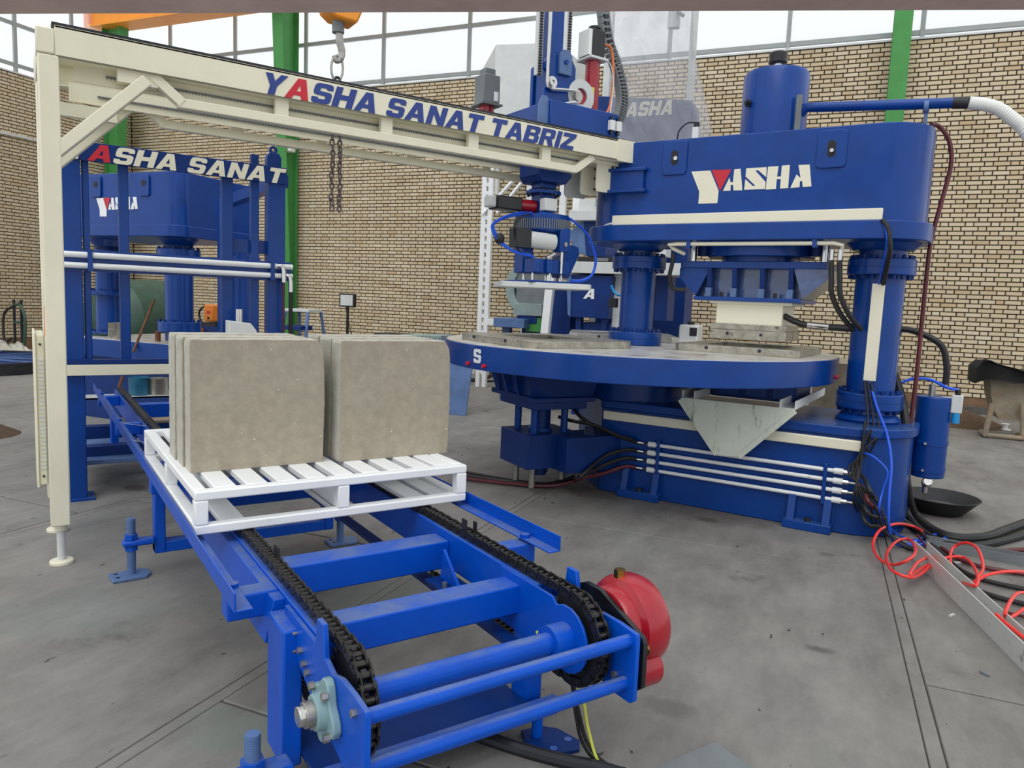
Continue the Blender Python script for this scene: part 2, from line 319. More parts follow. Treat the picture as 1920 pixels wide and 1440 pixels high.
# ---------------------------------------------------------------- lettering (heavy slanted capitals drawn as outlines)
GLYPH = {
 'Y': (.95, [[(0, 1), (.3, 1), (.475, .66), (.65, 1), (.95, 1), (.62, .42), (.62, 0), (.33, 0), (.33, .42)]]),
 'A': (1.02, [[(0, 0), (.30, 0), (.36, .18), (.66, .18), (.72, 0), (1.02, 0), (.68, 1), (.34, 1)], [(.42, .38), (.6, .38), (.51, .7)]]),
 'S': (.86, [[(0, .30), (0, .16), (.05, .05), (.16, 0), (.70, 0), (.81, .05), (.86, .16), (.86, .44), (.82, .54), (.72, .59), (.31, .61), (.28, .64), (.28, .73), (.32, .78), (.54, .78), (.58, .75), (.58, .70), (.84, .70), (.84, .84), (.79, .95), (.68, 1), (.16, 1), (.06, .95), (.01, .84), (.01, .56), (.05, .46), (.15, .42), (.55, .39), (.59, .36), (.59, .26), (.55, .22), (.31, .22), (.27, .25), (.27, .30)]]),
 'H': (.94, [[(0, 0), (.3, 0), (.3, .37), (.64, .37), (.64, 0), (.94, 0), (.94, 1), (.64, 1), (.64, .62), (.3, .62), (.3, 1), (0, 1)]]),
 'N': (.95, [[(0, 0), (0, 1), (.3, 1), (.66, .42), (.66, 1), (.95, 1), (.95, 0), (.65, 0), (.29, .58), (.29, 0)]]),
 'T': (.87, [[(0, 1), (.87, 1), (.87, .75), (.58, .75), (.58, 0), (.29, 0), (.29, .75), (0, .75)]]),
 'B': (.9, [[(0, 0), (.74, 0), (.86, .05), (.9, .15), (.9, .40), (.8, .52), (.88, .62), (.88, .86), (.84, .95), (.74, 1), (0, 1)], [(.29, .2), (.59, .2), (.62, .24), (.62, .38), (.59, .42), (.29, .42)], [(.29, .61), (.57, .61), (.6, .64), (.6, .77), (.57, .8), (.29, .8)]]),
 'R': (.93, [[(0, 0), (.29, 0), (.29, .36), (.43, .36), (.62, 0), (.93, 0), (.74, .4), (.85, .46), (.89, .54), (.89, .84), (.85, .95), (.74, 1), (0, 1)], [(.29, .57), (.58, .57), (.61, .6), (.61, .76), (.58, .79), (.29, .79)]]),
 'I': (.29, [[(0, 0), (.29, 0), (.29, 1), (0, 1)]]),
 'Z': (.87, [[(0, 0), (.87, 0), (.87, .24), (.37, .24), (.87, .78), (.87, 1), (.02, 1), (.02, .76), (.48, .76), (0, .22)]])}
def outline_mesh(loops, ext):
    c = bpy.data.curves.new('letter', 'CURVE'); c.dimensions = '2D'; c.fill_mode = 'BOTH'; c.extrude = ext
    for lp in loops:
        sp = c.splines.new('POLY'); sp.points.add(len(lp)-1); sp.use_cyclic_u = True
        for pt, (x, y) in zip(sp.points, lp): pt.co = (x, y, 0, 1)
    o = bpy.data.objects.new('letter_tmp', c); COL.objects.link(o); bpy.context.view_layer.update()
    me = bpy.data.meshes.new_from_object(o.evaluated_get(bpy.context.evaluated_depsgraph_get())); bpy.data.objects.remove(o); return me
def word(parent, body, h, loc, wtot, cols, off=(0, 0, 0), shear=.26, gap=.09, ext=.0015, xd=(1, 0, 0), up=(0, 0, 1)):
    x, u = Vector(xd).normalized(), Vector(up).normalized(); n = x.cross(u); pos = 0; lay = []
    for ch in body:
        if ch == ' ': pos += .42
        else: lay.append((ch, pos)); pos += GLYPH[ch][0] + gap
    k = wtot/(pos - gap + shear)
    for i, (ch, p0) in enumerate(lay):
        me = outline_mesh([[((p0+a+shear*b)*k, b*h) for a, b in lp] for lp in GLYPH[ch][1]], ext)
        col = cols[i] if isinstance(cols, list) else cols
        me.materials.clear(); me.materials.append(M[col]); o = bpy.data.objects.new('letter', me); COL.objects.link(o); l = Vector(loc) - Vector(off)
        o.matrix_local = Matrix(((x.x, u.x, n.x, l.x), (x.y, u.y, n.y, l.y), (x.z, u.z, n.z, l.z), (0, 0, 0, 1))); o.parent = parent
# ================================================================ THE SETTING (hall frame 'h': x along the back wall, y towards it)
def proj(p):
    d = Vector(p) - CAM; x, y, z = CY*d.x - SY*d.y, SY*d.x + CY*d.y, d.z
    zf = y*CP - z*SP; yd = -(z*CP + y*SP); x, yd = CR*x - SR*yd, SR*x + CR*yd
    return 960 + FPX*x/zf, 720 + FPX*yd/zf, zf
WB, WLX, WTOP = 11.57, -13.73, 4.98
fl = Thing('floor', 'stained grey concrete floor in large cast slabs', None, (0, 0, 0), 'h', kind='structure')
fl.mb().box(-16, 9, -4, 13, -.16, -.007).build('joint_filler', M['joint'])
offs = {0: 1.64, 1: 2.79, -1: .75, -2: 2.73, -3: 3.68, -4: 1.4, -5: 2.9, -6: 2.0, -7: 3.1, 2: 1.5, 3: 2.6, 4: 1.9}
for k in range(-7, 5):
    x0 = -1.63 + 2.03*k; y = offs[k] - 2.31*3
    while y < 12.6:
        if y + 2.31 > -3.5:
            g = .011
            fl.mb().box(x0+.026, x0+2.03-.026, y+.005, y+2.31-.005, -.06, random.uniform(-.0015, 0)).build('floor_slab', M['floor'], bevel=.004)
        y += 2.31
    fl.mb().box(x0-.0215, x0+.0215, -3.5, 12.6, -.06, -.002).build('joint_strip', M['floor'], bevel=.003)

def brick_wall(wall, plane, lo, hi, flip=None):
    """plane(u, d, z): point at u along the wall, d out of the mortar face; the 300 nearest bricks are parts, the rest one stuff part"""
    ST, HD, JT, CO = .185, .086, .0115, .06
    tmpl = {}
    for nm, ln in (('s', ST), ('h', HD)):
        m = MB(); h = .0485; e = .003; D = .012
        pts = [(0, 0, 0), (ln, 0, 0), (ln, 0, h), (0, 0, h), (e, D, e), (ln-e, D, e), (ln-e, D, h-e), (e, D, h-e)]
        m.add([(p[0], p[1], p[2]) for p in pts], [(4, 5, 6, 7), (0, 1, 5, 4), (1, 2, 6, 5), (2, 3, 7, 6), (3, 0, 4, 7)]); tmpl[nm] = m
    allb = []
    for i in range(79):
        z = .215 + CO*i; u = lo - (.1455 if i % 2 else 0) + random.uniform(-.004, .004); t = 's'
        while u < hi:
            ln = ST if t == 's' else HD
            a_, b_ = max(u, lo), min(u+ln, hi)
            if b_-a_ > .02: allb.append((a_ + random.uniform(-.0015, .0015)*(b_-a_ > ln-.001), z, t, (b_-a_)/ln))
            u += ln + JT; t = 'h' if t == 's' else 's'
    def dist(b):
        x, y, zf = proj(plane(b[0]+.05, .01, b[1]+.03)); return zf + (0 if 0 < x < 1920 and 0 < y < 1440 else 100)
    allb.sort(key=dist)
    return allb, tmpl
def make_bricks(wall, off, k, plane_h, lo, hi, rot):
    allb, tmpl = brick_wall(wall, lambda u, d, z: wr(plane_h(u, d, z), k), lo, hi)
    me = {n: t.mesh('brick', M['brick'], 20) for n, t in tmpl.items()}
    for u, z, t, sc in allb[:300]:
        share(me[t], 'brick', wall, Vector(plane_h(u, 0, z)) - Vector(off), (0, 0, rot)).scale.x = sc
    big = MB(off, wall); c, s_ = math.cos(rot), math.sin(rot)
    for u, z, t, sc in allb[300:]:
        o = plane_h(u, 0, z)
        big.add([(o[0] + v.x*sc*c - v.y*s_, o[1] + v.x*sc*s_ + v.y*c, o[2] + v.z) for v in tmpl[t].v], tmpl[t].f)
    m = bpy.data.meshes.new('brickwork'); m.from_pydata([tuple(v) for v in big.v], [], big.f); m.update(); m.materials.append(M['brick'])
    o = bpy.data.objects.new('brickwork', m); COL.objects.link(o); o.parent = wall; o['kind'] = 'stuff'
wb = Thing('wall_back', 'cream brick wall with dark mortar behind the machines', None, (-3, WB, 0), 'h', kind='structure')
wb.mb().box(WLX-.25, 4.6, WB, WB+.25, 0, WTOP-.02).build('mortar_wall', M['mortar'])
wb.mb().box(WLX, 4.6, WB-.03, WB+.26, WTOP-.025, WTOP).build('coping', M['pale'])
make_bricks(wb.o, (-3, WB, 0), 'h', lambda u, d, z: (-u, WB-d, z), -4.58, -WLX-.02, math.pi)
wl = Thing('wall_left', 'cream brick side wall with a thin ledge', None, (WLX, 9, 0), 'h', kind='structure')
wl.mb().box(WLX-.25, WLX, 5.5, WB, 0, WTOP-.02).build('mortar_wall', M['mortar'])
wl.mb().box(WLX-.26, WLX+.03, 5.5, WB, WTOP-.025, WTOP).build('coping', M['pale'])
wl.mb().box(WLX, WLX+.05, 5.5, WB-.02, 3.84, 3.88).build('ledge', M['pale'])
make_bricks(wl.o, (WLX, 9, 0), 'h', lambda u, d, z: (WLX+d, u, z), 7.2, WB-.02, -math.pi/2) if False else make_bricks(wl.o, (WLX, 9, 0), 'h', lambda u, d, z: (WLX+d, -u, z), -WB+.02, -7.0, -math.pi/2)
bb = Thing('baseboard_back', 'brown stone plinth with a grey kerb along the back wall', None, (-3, WB, 0), 'h', kind='structure')
bb.mb().box(WLX, 4.6, WB-.02, WB+.01, .09, .205).build('plinth', M['plinth'])
bb.mb().box(WLX, 4.6, WB-.10, WB+.01, 0, .09).build('kerb', M['kerbgrey'])
bl = Thing('baseboard_left', 'brown stone plinth along the side wall', None, (WLX, 9, 0), 'h', kind='structure')
bl.mb().box(WLX-.01, WLX+.02, 5.5, WB-.1, 0, .205).build('plinth', M['plinth'])

# glazing above the walls
w1 = Thing('window_1', 'long milky glazed strip above the back brick wall', None, (-3, WB+.1, WTOP), 'h', kind='structure')
mull = [.912 + 1.695*i for i in range(-9, 3)]; tz = [5.06, 5.83, 7.6]
for x in mull: w1.mb().box(x-.028, x+.028, WB+.02, WB+.07, WTOP, 9).build('mullion', M['window_bar'])
for z in tz: w1.mb().box(WLX, 4.6, WB+.03, WB+.08, z-.03, z+.03).build('transom', M['window_bar'])
for a, b in zip(mull, mull[1:]):
    for z0, z1 in ((5.09, 5.8), (5.86, 7.57), (7.63, 9)):
        w1.mb().box(a+.03, b-.03, WB+.05, WB+.056, z0, z1).build('pane', M['pane'])
w2 = Thing('window_2', 'milky glazed strip above the side brick wall', None, (WLX, 9, WTOP), 'h', kind='structure')
for y in (6.2, 7.7, 9.2, 10.3, 11.35): w2.mb().box(WLX-.07, WLX-.02, y-.028, y+.028, WTOP, 9).build('mullion', M['window_bar'])
for z in (5.12, 5.83, 7.6): w2.mb().box(WLX-.08, WLX-.03, 5.5, WB, z-.03, z+.03).build('transom', M['window_bar'])
for a, b in ((6.2, 7.7), (7.7, 9.2), (9.2, 10.3), (10.3, 11.35)):
    for z0, z1 in ((5.15, 5.8), (5.86, 7.57), (7.63, 9)): w2.mb().box(WLX-.056, WLX-.05, a+.03, b-.03, z0, z1).build('pane', M['pane'])

# tapered green portal columns
def portal(x, y, label, rot=False, w=.22, d0=.22, d1=.75):
    t = Thing('steel_column', label, 'column', (x, y, 0), 'h', 'green portal columns along the walls'); H = 9
    def pr(m, poly, a, b):
        if rot: m.prism([(p[0]-y+x, p[1]) for p in poly], 'y', y+a, y+b)
        else: m.prism(poly, 'x', x+a, x+b)
    sg = -1 if not rot else 1
    f0, f1 = y+sg*d0, y+sg*d1
    m = t.mb(); pr(m, [(f0, 0), (f0-sg*.015, 0), (f1-sg*.015, H), (f1, H)], -w/2, w/2); m.build('front_flange', M['green'])
    m = t.mb(); pr(m, [(f0-sg*.015, 0), (y-sg*.015*0, 0), (y, H), (f1-sg*.015, H)], -.008, .008); m.build('web', M['green'])
    m = t.mb(); pr(m, [(y, 0), (y-sg*.012, 0), (y-sg*.012, H), (y, H)], -w/2, w/2); m.build('rear_flange', M['green'])
    return t
portal(.655, WB-.11, 'green steel column behind the big press and its pipe', d0=.1, d1=.2)
portal(-9.42, WB-.11, 'green steel column beside the hanging chain, with a warning sign', d0=.1, d1=.62)
portal(WLX+.11, 10.95, 'green steel column near the corner, behind the cream gantry post', True, d0=.15, d1=.6)
sg = Thing('warning_sign', 'small white lightning-bolt sign box on the green column', 'sign', (-9.30, WB-.35, 3.85), 'h')
p = at_b(538, 274, WB-.36, 'h'); sg.b = Vector(p); sg.o.location = wr(p, 'h')
sg.mb().box(p.x-.1, p.x+.1, p.y-.02, p.y+.12, p.z-.1, p.z+.1).build('sign_box', M['offwhite'], bevel=.01)
sg.mb().prism([(p.x+.005, p.z+.07), (p.x-.035, p.z-.005), (p.x-.005, p.z-.005), (p.x-.02, p.z-.07), (p.x+.035, p.z+.015), (p.x+.005, p.z+.015), (p.x+.03, p.z+.07)], 'y', p.y-.023, p.y-.02).build('bolt_mark', M['black'])

# overhead crane pieces and the near roof girder
q0, q1 = G(183, 57, 6.3), G(520, 9, 6.3)
t = Thing('crane_beam', 'orange overhead crane beam below the glazing', 'crane beam', tuple(q0))
dv = (q1-q0).normalized(); q1 = q0 + dv*9
t.mb().bar(q0+Vector((0, 0, .02)), q1+Vector((0, 0, .02)), .42, .04).build('bottom_flange', M['craneorange'])
t.mb().bar(q0+Vector((0, 0, .48)), q1+Vector((0, 0, .48)), .3, .88).build('web', M['craneorange'])
t.mb().bar(q0-dv*.12+Vector((0, 0, .5)), q0+Vector((0, 0, .5)), .42, 1.0).build('end_plate', M['orange'])
a, b = at_r(-260, 12, 3.3), at_r(2200, 2, 3.3)
t = Thing('roof_girder', 'dull brown girder crossing the top edge of the view', 'girder', tuple(a)); up = Vector((0, 0, 1))
t.mb().bar(a+up*.008, b+up*.008, .14, .016).build('bottom_flange', M['girder'], bevel=.003)
t.mb().bar(a+up*.1, b+up*.1, .012, .17).build('girder_web', M['girder'])
t.mb().bar(a+up*.192, b+up*.192, .14, .016).build('top_flange', M['girder'], bevel=.003)
# ================================================================ CHAIN CONVEYOR (world frame: y along the conveyor)
cv = Thing('chain_conveyor', 'bright blue twin-chain pallet conveyor in the foreground', 'conveyor', (.885, 1.75, 0))
CY0, CZ0, CRAD, XL, XR, YE = 1.455, .372, .115, .572, 1.198, 6.25
for x0, x1 in ((XL-.03, XL+.026), (XR-.026, XR+.03)):
    cv.mb().box(x0, x1, 1.60, YE, .345, .468).build('side_beam', M['blue2'], bevel=.004)
    cv.mb().box((x0+x1)/2-.012, (x0+x1)/2+.012, 1.56, YE, .468, .486).build('chain_guide', M['dark'])
# cross members
for y0, y1, z0, z1 in ((1.675, 1.76, .355, .44), (2.11, 2.21, .345, .44), (3.15, 3.25, .345, .44), (4.4, 4.5, .345, .44), (5.6, 5.7, .345, .44)):
    cv.mb().box(XL+.026, XR-.026, y0, y1, z0, z1).build('cross_beam', M['blue2'], bevel=.005)
# gusset and tie bracket inside the right beam
cv.mb().prism([(1.93, .34), (2.06, .34), (2.045, .44)], 'x', XR-.085, XR-.075).build('gusset', M['blue2'])
cv.mb().box(XR-.13, XR-.03, 1.88, 2.08, .33, .338).build('gusset_plate', M['navy'])
[cv.mb().cyl((XR-.105, y, .338), (XR-.105, y, .352), .009, 6).build('gusset_bolt', M['steel']) for y in (1.93, 1.99)]
# return-run guide angles
for x in (XL+.055, XR-.075): cv.mb().box(x-.02, x+.02, 1.62, YE, .285, .30).build('return_guide', M['navy'])
# pallet guide angles with their brackets
for s_, xo in ((-1, .40), (1, 1.385)):
    m = cv.mb(); m.box(min(xo, xo-s_*.005), max(xo, xo-s_*.005), 1.775, YE-.05, .478, .525); m.box(min(xo, xo-s_*.045), max(xo, xo-s_*.045), 1.775, YE-.05, .475, .48)
    g = m.build('guide_angle', M['blue2'], bevel=.0015)
    for y in (1.93, 3.3, 4.7, 5.9):
        xi = XL-.03 if s_ < 0 else XR+.03
        cv.mb().box(min(xo-s_*.01, xi), max(xo-s_*.01, xi), y-.035, y+.035, .40, .468).build('guide_bracket', M['blue2'], bevel=.006)
        cv.mb().cyl((xo-s_*.03, y, .48), (xo-s_*.03, y, .492), .017, 6).build('guide_bolt', M['blue2'])
# wide web plate beside the left beam (sloping catch tray)
cv.mb().prism([(.49, .352), (XL-.03, .352), (XL-.03, .462), (.512, .462)], 'y', 1.84, 3.55).build('side_cover', M['blue2'], bevel=.002)
# legs: near pair, middle pair, far pair
def leg(x0, x1, y0, y1, zt, zb=.085, nm='leg'): return cv.mb().box(x0, x1, y0, y1, zb, zt).build(nm, M['blue2'], bevel=.006)
leg(.494, .543, 1.694, 1.832, .44)
leg(1.165, 1.228, 1.63, 1.70, .345)
for y in (3.45, 5.4):
    leg(.445, .49, y, y+.075, .40, .085); leg(1.21, 1.255, y, y+.075, .40, .085)
    cv.mb().box(.445, 1.255, y+.005, y+.07, .085, .135).build('leg_beam', M['blue2'], bevel=.004)
cv.mb().box(.543, 1.165, 1.60, 1.86, .105, .117).build('base_plate', M['navy'], bevel=.002)
cv.mb().box(.494, 1.25, 1.58, 1.60, .075, .125).build('base_plate_lip', M['blue2'])
def jack(x, y, px, py, top=.25, rot=0, br=None):
    m = cv.mb(); m.cyl((x, y, .012), (x, y, top), .017, 16)
    for i in range(int((top-.05)/.006)): m.cyl((x, y, .05+.006*i), (x, y, .053+.006*i), .0182, 14)
    rod = m.build('jack_screw', M['steelblue'])
    c, s_ = math.cos(rot), math.sin(rot)
    pl = [(-.075, -.05), (.055, -.055), (.08, -.02), (.08, .03), (.05, .055), (-.075, .05)]
    m = cv.mb(); m.prism([(px + a*c - b*s_, py + a*s_ + b*c) for a, b in pl], 'z', 0, .013); f = m.build('jack_foot', M['steelblue'], bevel=.003)
    m = cv.mb()
    for a, b in ((-.05, -.022), (-.05, .026)): m.cyl((px+a*c-b*s_, py+a*s_+b*c, .0132), (px+a*c-b*s_, py+a*s_+b*c, .0142), .008, 12)
    m.build('foot_hole', M['black'], f)
    if br:
        [cv.mb().cyl((x, y, za), (x, y, zb_), .028, 6).build('jack_nut', M['blue2'], rod) for za, zb_ in ((.118, .134), (.166, .188))]
        cv.mb().box(min(x-.035, br), max(x+.035, br), y-.03, y+.03, .138, .163).build('jack_bracket', M['blue2'], bevel=.008)
jack(.353, 3.456, .345, 3.45, .257, 0.1, .445)
jack(1.3, 3.48, 1.31, 3.48, .257, 0, 1.255)
jack(.405, 1.62, .40, 1.61, .25, 0, .494)
m = cv.mb(); m.cyl((1.195, 1.60, .012), (1.195, 1.60, .11), .016, 16); m.build('jack_screw', M['blue2'])
m = cv.mb(); m.prism([(1.145, 1.585), (1.185, 1.505), (1.265, 1.49), (1.29, 1.52), (1.27, 1.60), (1.235, 1.635), (1.17, 1.645)], 'z', 0, .014); f = m.build('jack_foot', M['navy'], bevel=.003)
m = cv.mb(); m.cyl((1.262, 1.54, .0142), (1.262, 1.54, .015), .011, 14); m.cyl((1.2, 1.525, .0142), (1.2, 1.525, .015), .011, 14); m.build('foot_hole', M['blue2'], f)
# head plates
hp = [(1.80, .375), (1.80, .462), (1.56, .462), (1.552, .525), (1.512, .525), (1.497, .452), (1.45, .438), (1.40, .452), (1.33, .452), (1.266, .446), (1.262, .436), (1.262, .272), (1.275, .262), (1.34, .262), (1.47, .29), (1.58, .315), (1.66, .35)]
hpl = cv.mb().prism(hp, 'x', .528, .541).build('head_plate', M['blue2'], bevel=.002)
hpr = cv.mb().prism(hp, 'x', 1.236, 1.249).build('head_plate', M['blue2'], bevel=.002)
m = cv.mb()
for y, z in ((1.70, .43), (1.655, .405), (1.625, .385), (1.70, .385), (1.31, .424), (1.305, .30), (1.60, .375)): cv.mb().cyl((.517, y, z), (.528, y, z), .0085, 6).build('plate_bolt', M['steel'], hpl)
m = cv.mb()
for y, z in ((1.33, .315), (1.66, .43), (1.60, .40)): cv.mb().cyl((1.225, y, z), (1.236, y, z), .009, 6).build('plate_bolt', M['steel'], hpr)
for y, z in ((1.292, .42), (1.297, .308)): cv.mb().cyl((.541, y, z), (1.236, y, z), .0165, 20).build('tie_bar', M['blue2'])
cv.mb().cyl((XL+.02, CY0, CZ0), (XR-.02, CY0, CZ0), .029, 24).build('drive_shaft', M['blue2'])
m = cv.mb(); m.cyl((XR-.09, CY0, CZ0), (XR-.03, CY0, CZ0), .046, 24); m.build('sprocket_hub', M['blue2'])
ip = [(1.78, .30), (1.78, .466), (1.52, .466)] + [(CY0 + .09*math.cos(R(a)), CZ0 + .09*math.sin(R(a))) for a in range(60, 301, 20)] + [(1.56, .30)]
cv.mb().prism(ip, 'x', XR-.034, XR-.026).build('inner_plate', M['blue2'], bevel=.002)
cv.mb().prism(ip, 'x', XL+.026, XL+.034).build('inner_plate', M['blue2'], bevel=.002)
# flange bearing on the left plate
bz = cv.mb(); n = 28
prof = [(CY0 + (.062 + .012*math.cos(4*(6.2832*i/n) - 1))*math.cos(6.2832*i/n), CZ0 - .012 + (.068 + .012*math.cos(4*(6.2832*i/n) - 1))*math.sin(6.2832*i/n)) for i in range(n)]
bz.prism(prof, 'x', .508, .528); fb = bz.build('flange_bearing', M['housing'], bevel=.004)
cv.mb().cyl((.528, CY0, CZ0-.012), (.488, CY0, CZ0-.012), .044, 28, .038).build('bearing_boss', M['housing'], fb, bevel=.003)
cv.mb().cyl((.49, CY0, CZ0-.012), (.468, CY0, CZ0-.012), .028, 24).build('shaft_collar', M['steel'], fb, bevel=.002)
cv.mb().cyl((.53, CY0, CZ0-.012), (.455, CY0, CZ0-.012), .022, 24).build('shaft_end', M['chrome'], fb, bevel=.002)
[cv.mb().cyl((.495, CY0+.06*math.cos(a), CZ0-.012+.06*math.sin(a)), (.508, CY0+.06*math.cos(a), CZ0-.012+.06*math.sin(a)), .0095, 6).build('bearing_bolt', M['steel'], fb) for a in (.6, 2.17, 3.74, 5.31)]
# sprockets
for x in (XL, XR):
    m = cv.mb(); teeth = 24; pr = []
    for i in range(teeth*2):
        r = CRAD+.006 if i % 2 else CRAD-.012; a = 6.2832*i/(teeth*2); pr += [(CY0+r*math.cos(a-.03), CZ0+r*math.sin(a-.03)), (CY0+r*math.cos(a+.03), CZ0+r*math.sin(a+.03))]
    m.prism(pr, 'x', x-.006, x+.006); m.build('sprocket', M['dark'])
# roller chains: link parts up to y = 3.9, the far run one stuff part
PIT = .0254
def link_mb():
    o_ = MB(); w = .0125
    for sx in (-1, 1):
        pl = []
        for cy, a0 in ((PIT/2, -90), (-PIT/2, 90)):
            pl += [(cy + .0115*math.cos(R(a0+180*i/5)), .0115*math.sin(R(a0+180*i/5))) for i in range(6)]
        o_.prism(pl, 'x', sx*w-.0016, sx*w+.0016)
    o_.cyl((-w-.004, PIT/2, 0), (w+.004, PIT/2, 0), .0042, 8); o_.cyl((-w, PIT/2, 0), (w, PIT/2, 0), .0082, 8); return o_
inner = link_mb(); outer = link_mb()
for v in outer.v: v.x *= 1.32
lm = [inner.mesh('chain_link', M['chain']), outer.mesh('chain_link', M['chain'])]
for x in (XL, XR):
    ch = cv.mb(); ch.box(x-.008, x+.008, 4.0, YE-.1, CZ0+CRAD-.004, CZ0+CRAD+.004); chain = ch.build('drive_chain', M['chain'])
    path = []; y = 3.95
    while y > CY0: path.append((y, CZ0+CRAD, 0)); y -= PIT
    da = PIT/CRAD; a = math.pi/2 + (CY0-y)/CRAD
    while a < math.pi*1.5: path.append((CY0+CRAD*math.cos(a), CZ0+CRAD*math.sin(a), a-math.pi/2)); a += da
    y = CY0
    while y < 2.3: path.append((y, CZ0-CRAD+.01*0 + min(0.0, 0), math.pi)); y += PIT
    for i, (yy, zz, an) in enumerate(path):
        share(lm[i % 2], 'chain_link', chain, Vector((x, yy, zz)) - cv.b, (an, 0, 0))
    m = cv.mb(); y = 3.97; i = 0
    while y < YE-.1:
        src = (inner, outer)[i % 2]; m.add([(v.x+x, v.y+y, v.z+CZ0+CRAD) for v in src.v], src.f); y += PIT; i += 1
    m.build('far_chain_run', M['chain'], chain, kind='stuff')
# pusher dogs standing up from the chains
cv.mb().box(XR-.016, XR-.012, 2.02, 2.05, .49, .535).build('pusher_dog', M['dark']); cv.mb().box(XR+.010, XR+.014, 2.0, 2.02, .49, .53).build('pusher_dog', M['dark'])
cv.mb().box(XL+.012, XL+.018, 2.06, 2.10, .49, .52).build('pusher_dog', M['dark'])
# gear reducer on the right
cv.mb().prism([(1.62, .36), (1.60, .45), (1.50, .495), (1.44, .495), (1.27, .43), (1.262, .415), (1.262, .30), (1.28, .285), (1.50, .26), (1.60, .30)], 'x', 1.262, 1.276).build('motor_plate', M['blackgloss'], bevel=.002)
[cv.mb().cyl((1.249, y, z), (1.262, y, z), .014, 10).build('plate_spacer', M['navy']) for y, z in ((1.30, .40), (1.30, .32), (1.55, .44))]
gy, gz = 1.425, .395
grb = cv.mb().lathe([(.02, 0), (.098, 0), (.105, .012), (.105, .035), (.122, .045), (.128, .06), (.128, .10), (.118, .125), (.09, .14), (.02, .145)], (1.277, gy, gz), 36, (1, 0, 0)).build('gear_reducer', M['red'])
cv.mb().cyl((1.30, 1.345, .30), (1.375, 1.345, .30), .05, 28).build('worm_cover', M['red'], grb, bevel=.004)
cv.mb().bar((1.34, gy-.03, gz-.04), (1.34, 1.35, .31), .07, .075).build('reducer_neck', M['red'], grb, bevel=.012)
m = cv.mb(); m.bolts((1.345, .30), .04, 6, .0045, 1.293, 1.30, 'x', 6); m.build('cover_bolt', M['dark'], grb)
cv.mb().box(1.297, 1.2995, 1.325, 1.365, .285, .318).build('name_plate', M['pale'], grb)
m = cv.mb(); m.cyl((1.335, gy+.02, gz+.12), (1.335, gy+.02, gz+.142), .016, 6); m.build('filler_plug', M['brass'], grb)
m = cv.mb(); m.cyl((1.315, gy-.115, gz-.02), (1.30, gy-.127, gz-.022), .014, 12); m.build('drain_plug', M['brass'], grb)
m = cv.mb(); m.bolts((gy, gz), .088, 6, .006, 1.27, 1.28, 'x', 6, .4); m.build('flange_bolt', M['dark'], grb)
# cables under the drive
for pts, mt, r in (([(1.14, 1.55, .36), (1.17, 1.50, .30), (1.215, 1.44, .22), (1.25, 1.44, .1), (1.27, 1.405, .012), (1.31, 1.33, .008)], 'yellowwire', .0042),
                   ([(1.19, 1.50, .33), (1.205, 1.47, .25), (1.225, 1.455, .15), (1.25, 1.44, .06), (1.29, 1.40, .008), (1.33, 1.33, .008)], 'black', .0055),
                   ([(1.15, 1.52, .34), (1.20, 1.475, .26), (1.22, 1.46, .14), (1.24, 1.45, .06), (1.275, 1.42, .008), (1.32, 1.36, .008)], 'black', .005)):
    cv.mb().hose(pts, r).build('motor_cable', M[mt])
cv.mb().cyl((1.20, 1.475, .30), (1.207, 1.468, .235), .012, 12).build('cable_gland', M['black'])
# thin slack wires by the far left rail
for y in (4.55, 4.0): cv.mb().tube([(.405, y, .50), (.47, y-.02, .485), (.545, y-.05, .478)], .0012, 5).build('slack_wire', M['pale'])

# ---------------------------------------------------------------- pallet
pal = Thing('steel_pallet', 'white welded steel pallet carrying the concrete slabs', 'pallet', (.887, 2.9, .5))
X0, X1, Y0, Y1, Z0, Z1, T_ = .412, 1.362, 2.336, 3.48, .5, .637, .04
for y in (Y0, Y1-T_):
    for z in (Z0, Z1-.03): pal.mb().box(X0, X1, y, y+T_, z, z+.03).build('end_rail', M['white'], bevel=.005)
    for x in (X0, .865, X1-T_): pal.mb().box(x, x+T_, y, y+T_, Z0+.03, Z1-.03).build('post', M['white'], bevel=.004)
for x in (X0, X1-T_):
    for z in (Z0, Z1-.03): pal.mb().box(x, x+T_, Y0+T_, Y1-T_, z, z+.03).build('side_rail', M['white'], bevel=.005)
    pal.mb().box(x, x+T_, 2.885, 2.885+T_, Z0+.03, Z1-.03).build('post', M['white'], bevel=.004)
for x in (.477, .575, .673, .771, .869, .967, 1.065, 1.163, 1.25):
    pal.mb().box(x, x+.066, Y0+T_, Y1-T_, Z1-.022, Z1).build('deck_slat', M['white'], bevel=.003)
for x in (.50, .865, 1.15, 1.25): pal.mb().box(x, x+.075, Y0+T_, Y1-T_, Z0+.002, Z0+.02).build('bottom_runner', M['white'], bevel=.003)
pal.mb().box(.865, .907, Y0+T_, Y1-T_, Z0+.03, Z1-.03).build('middle_web', M['white'])
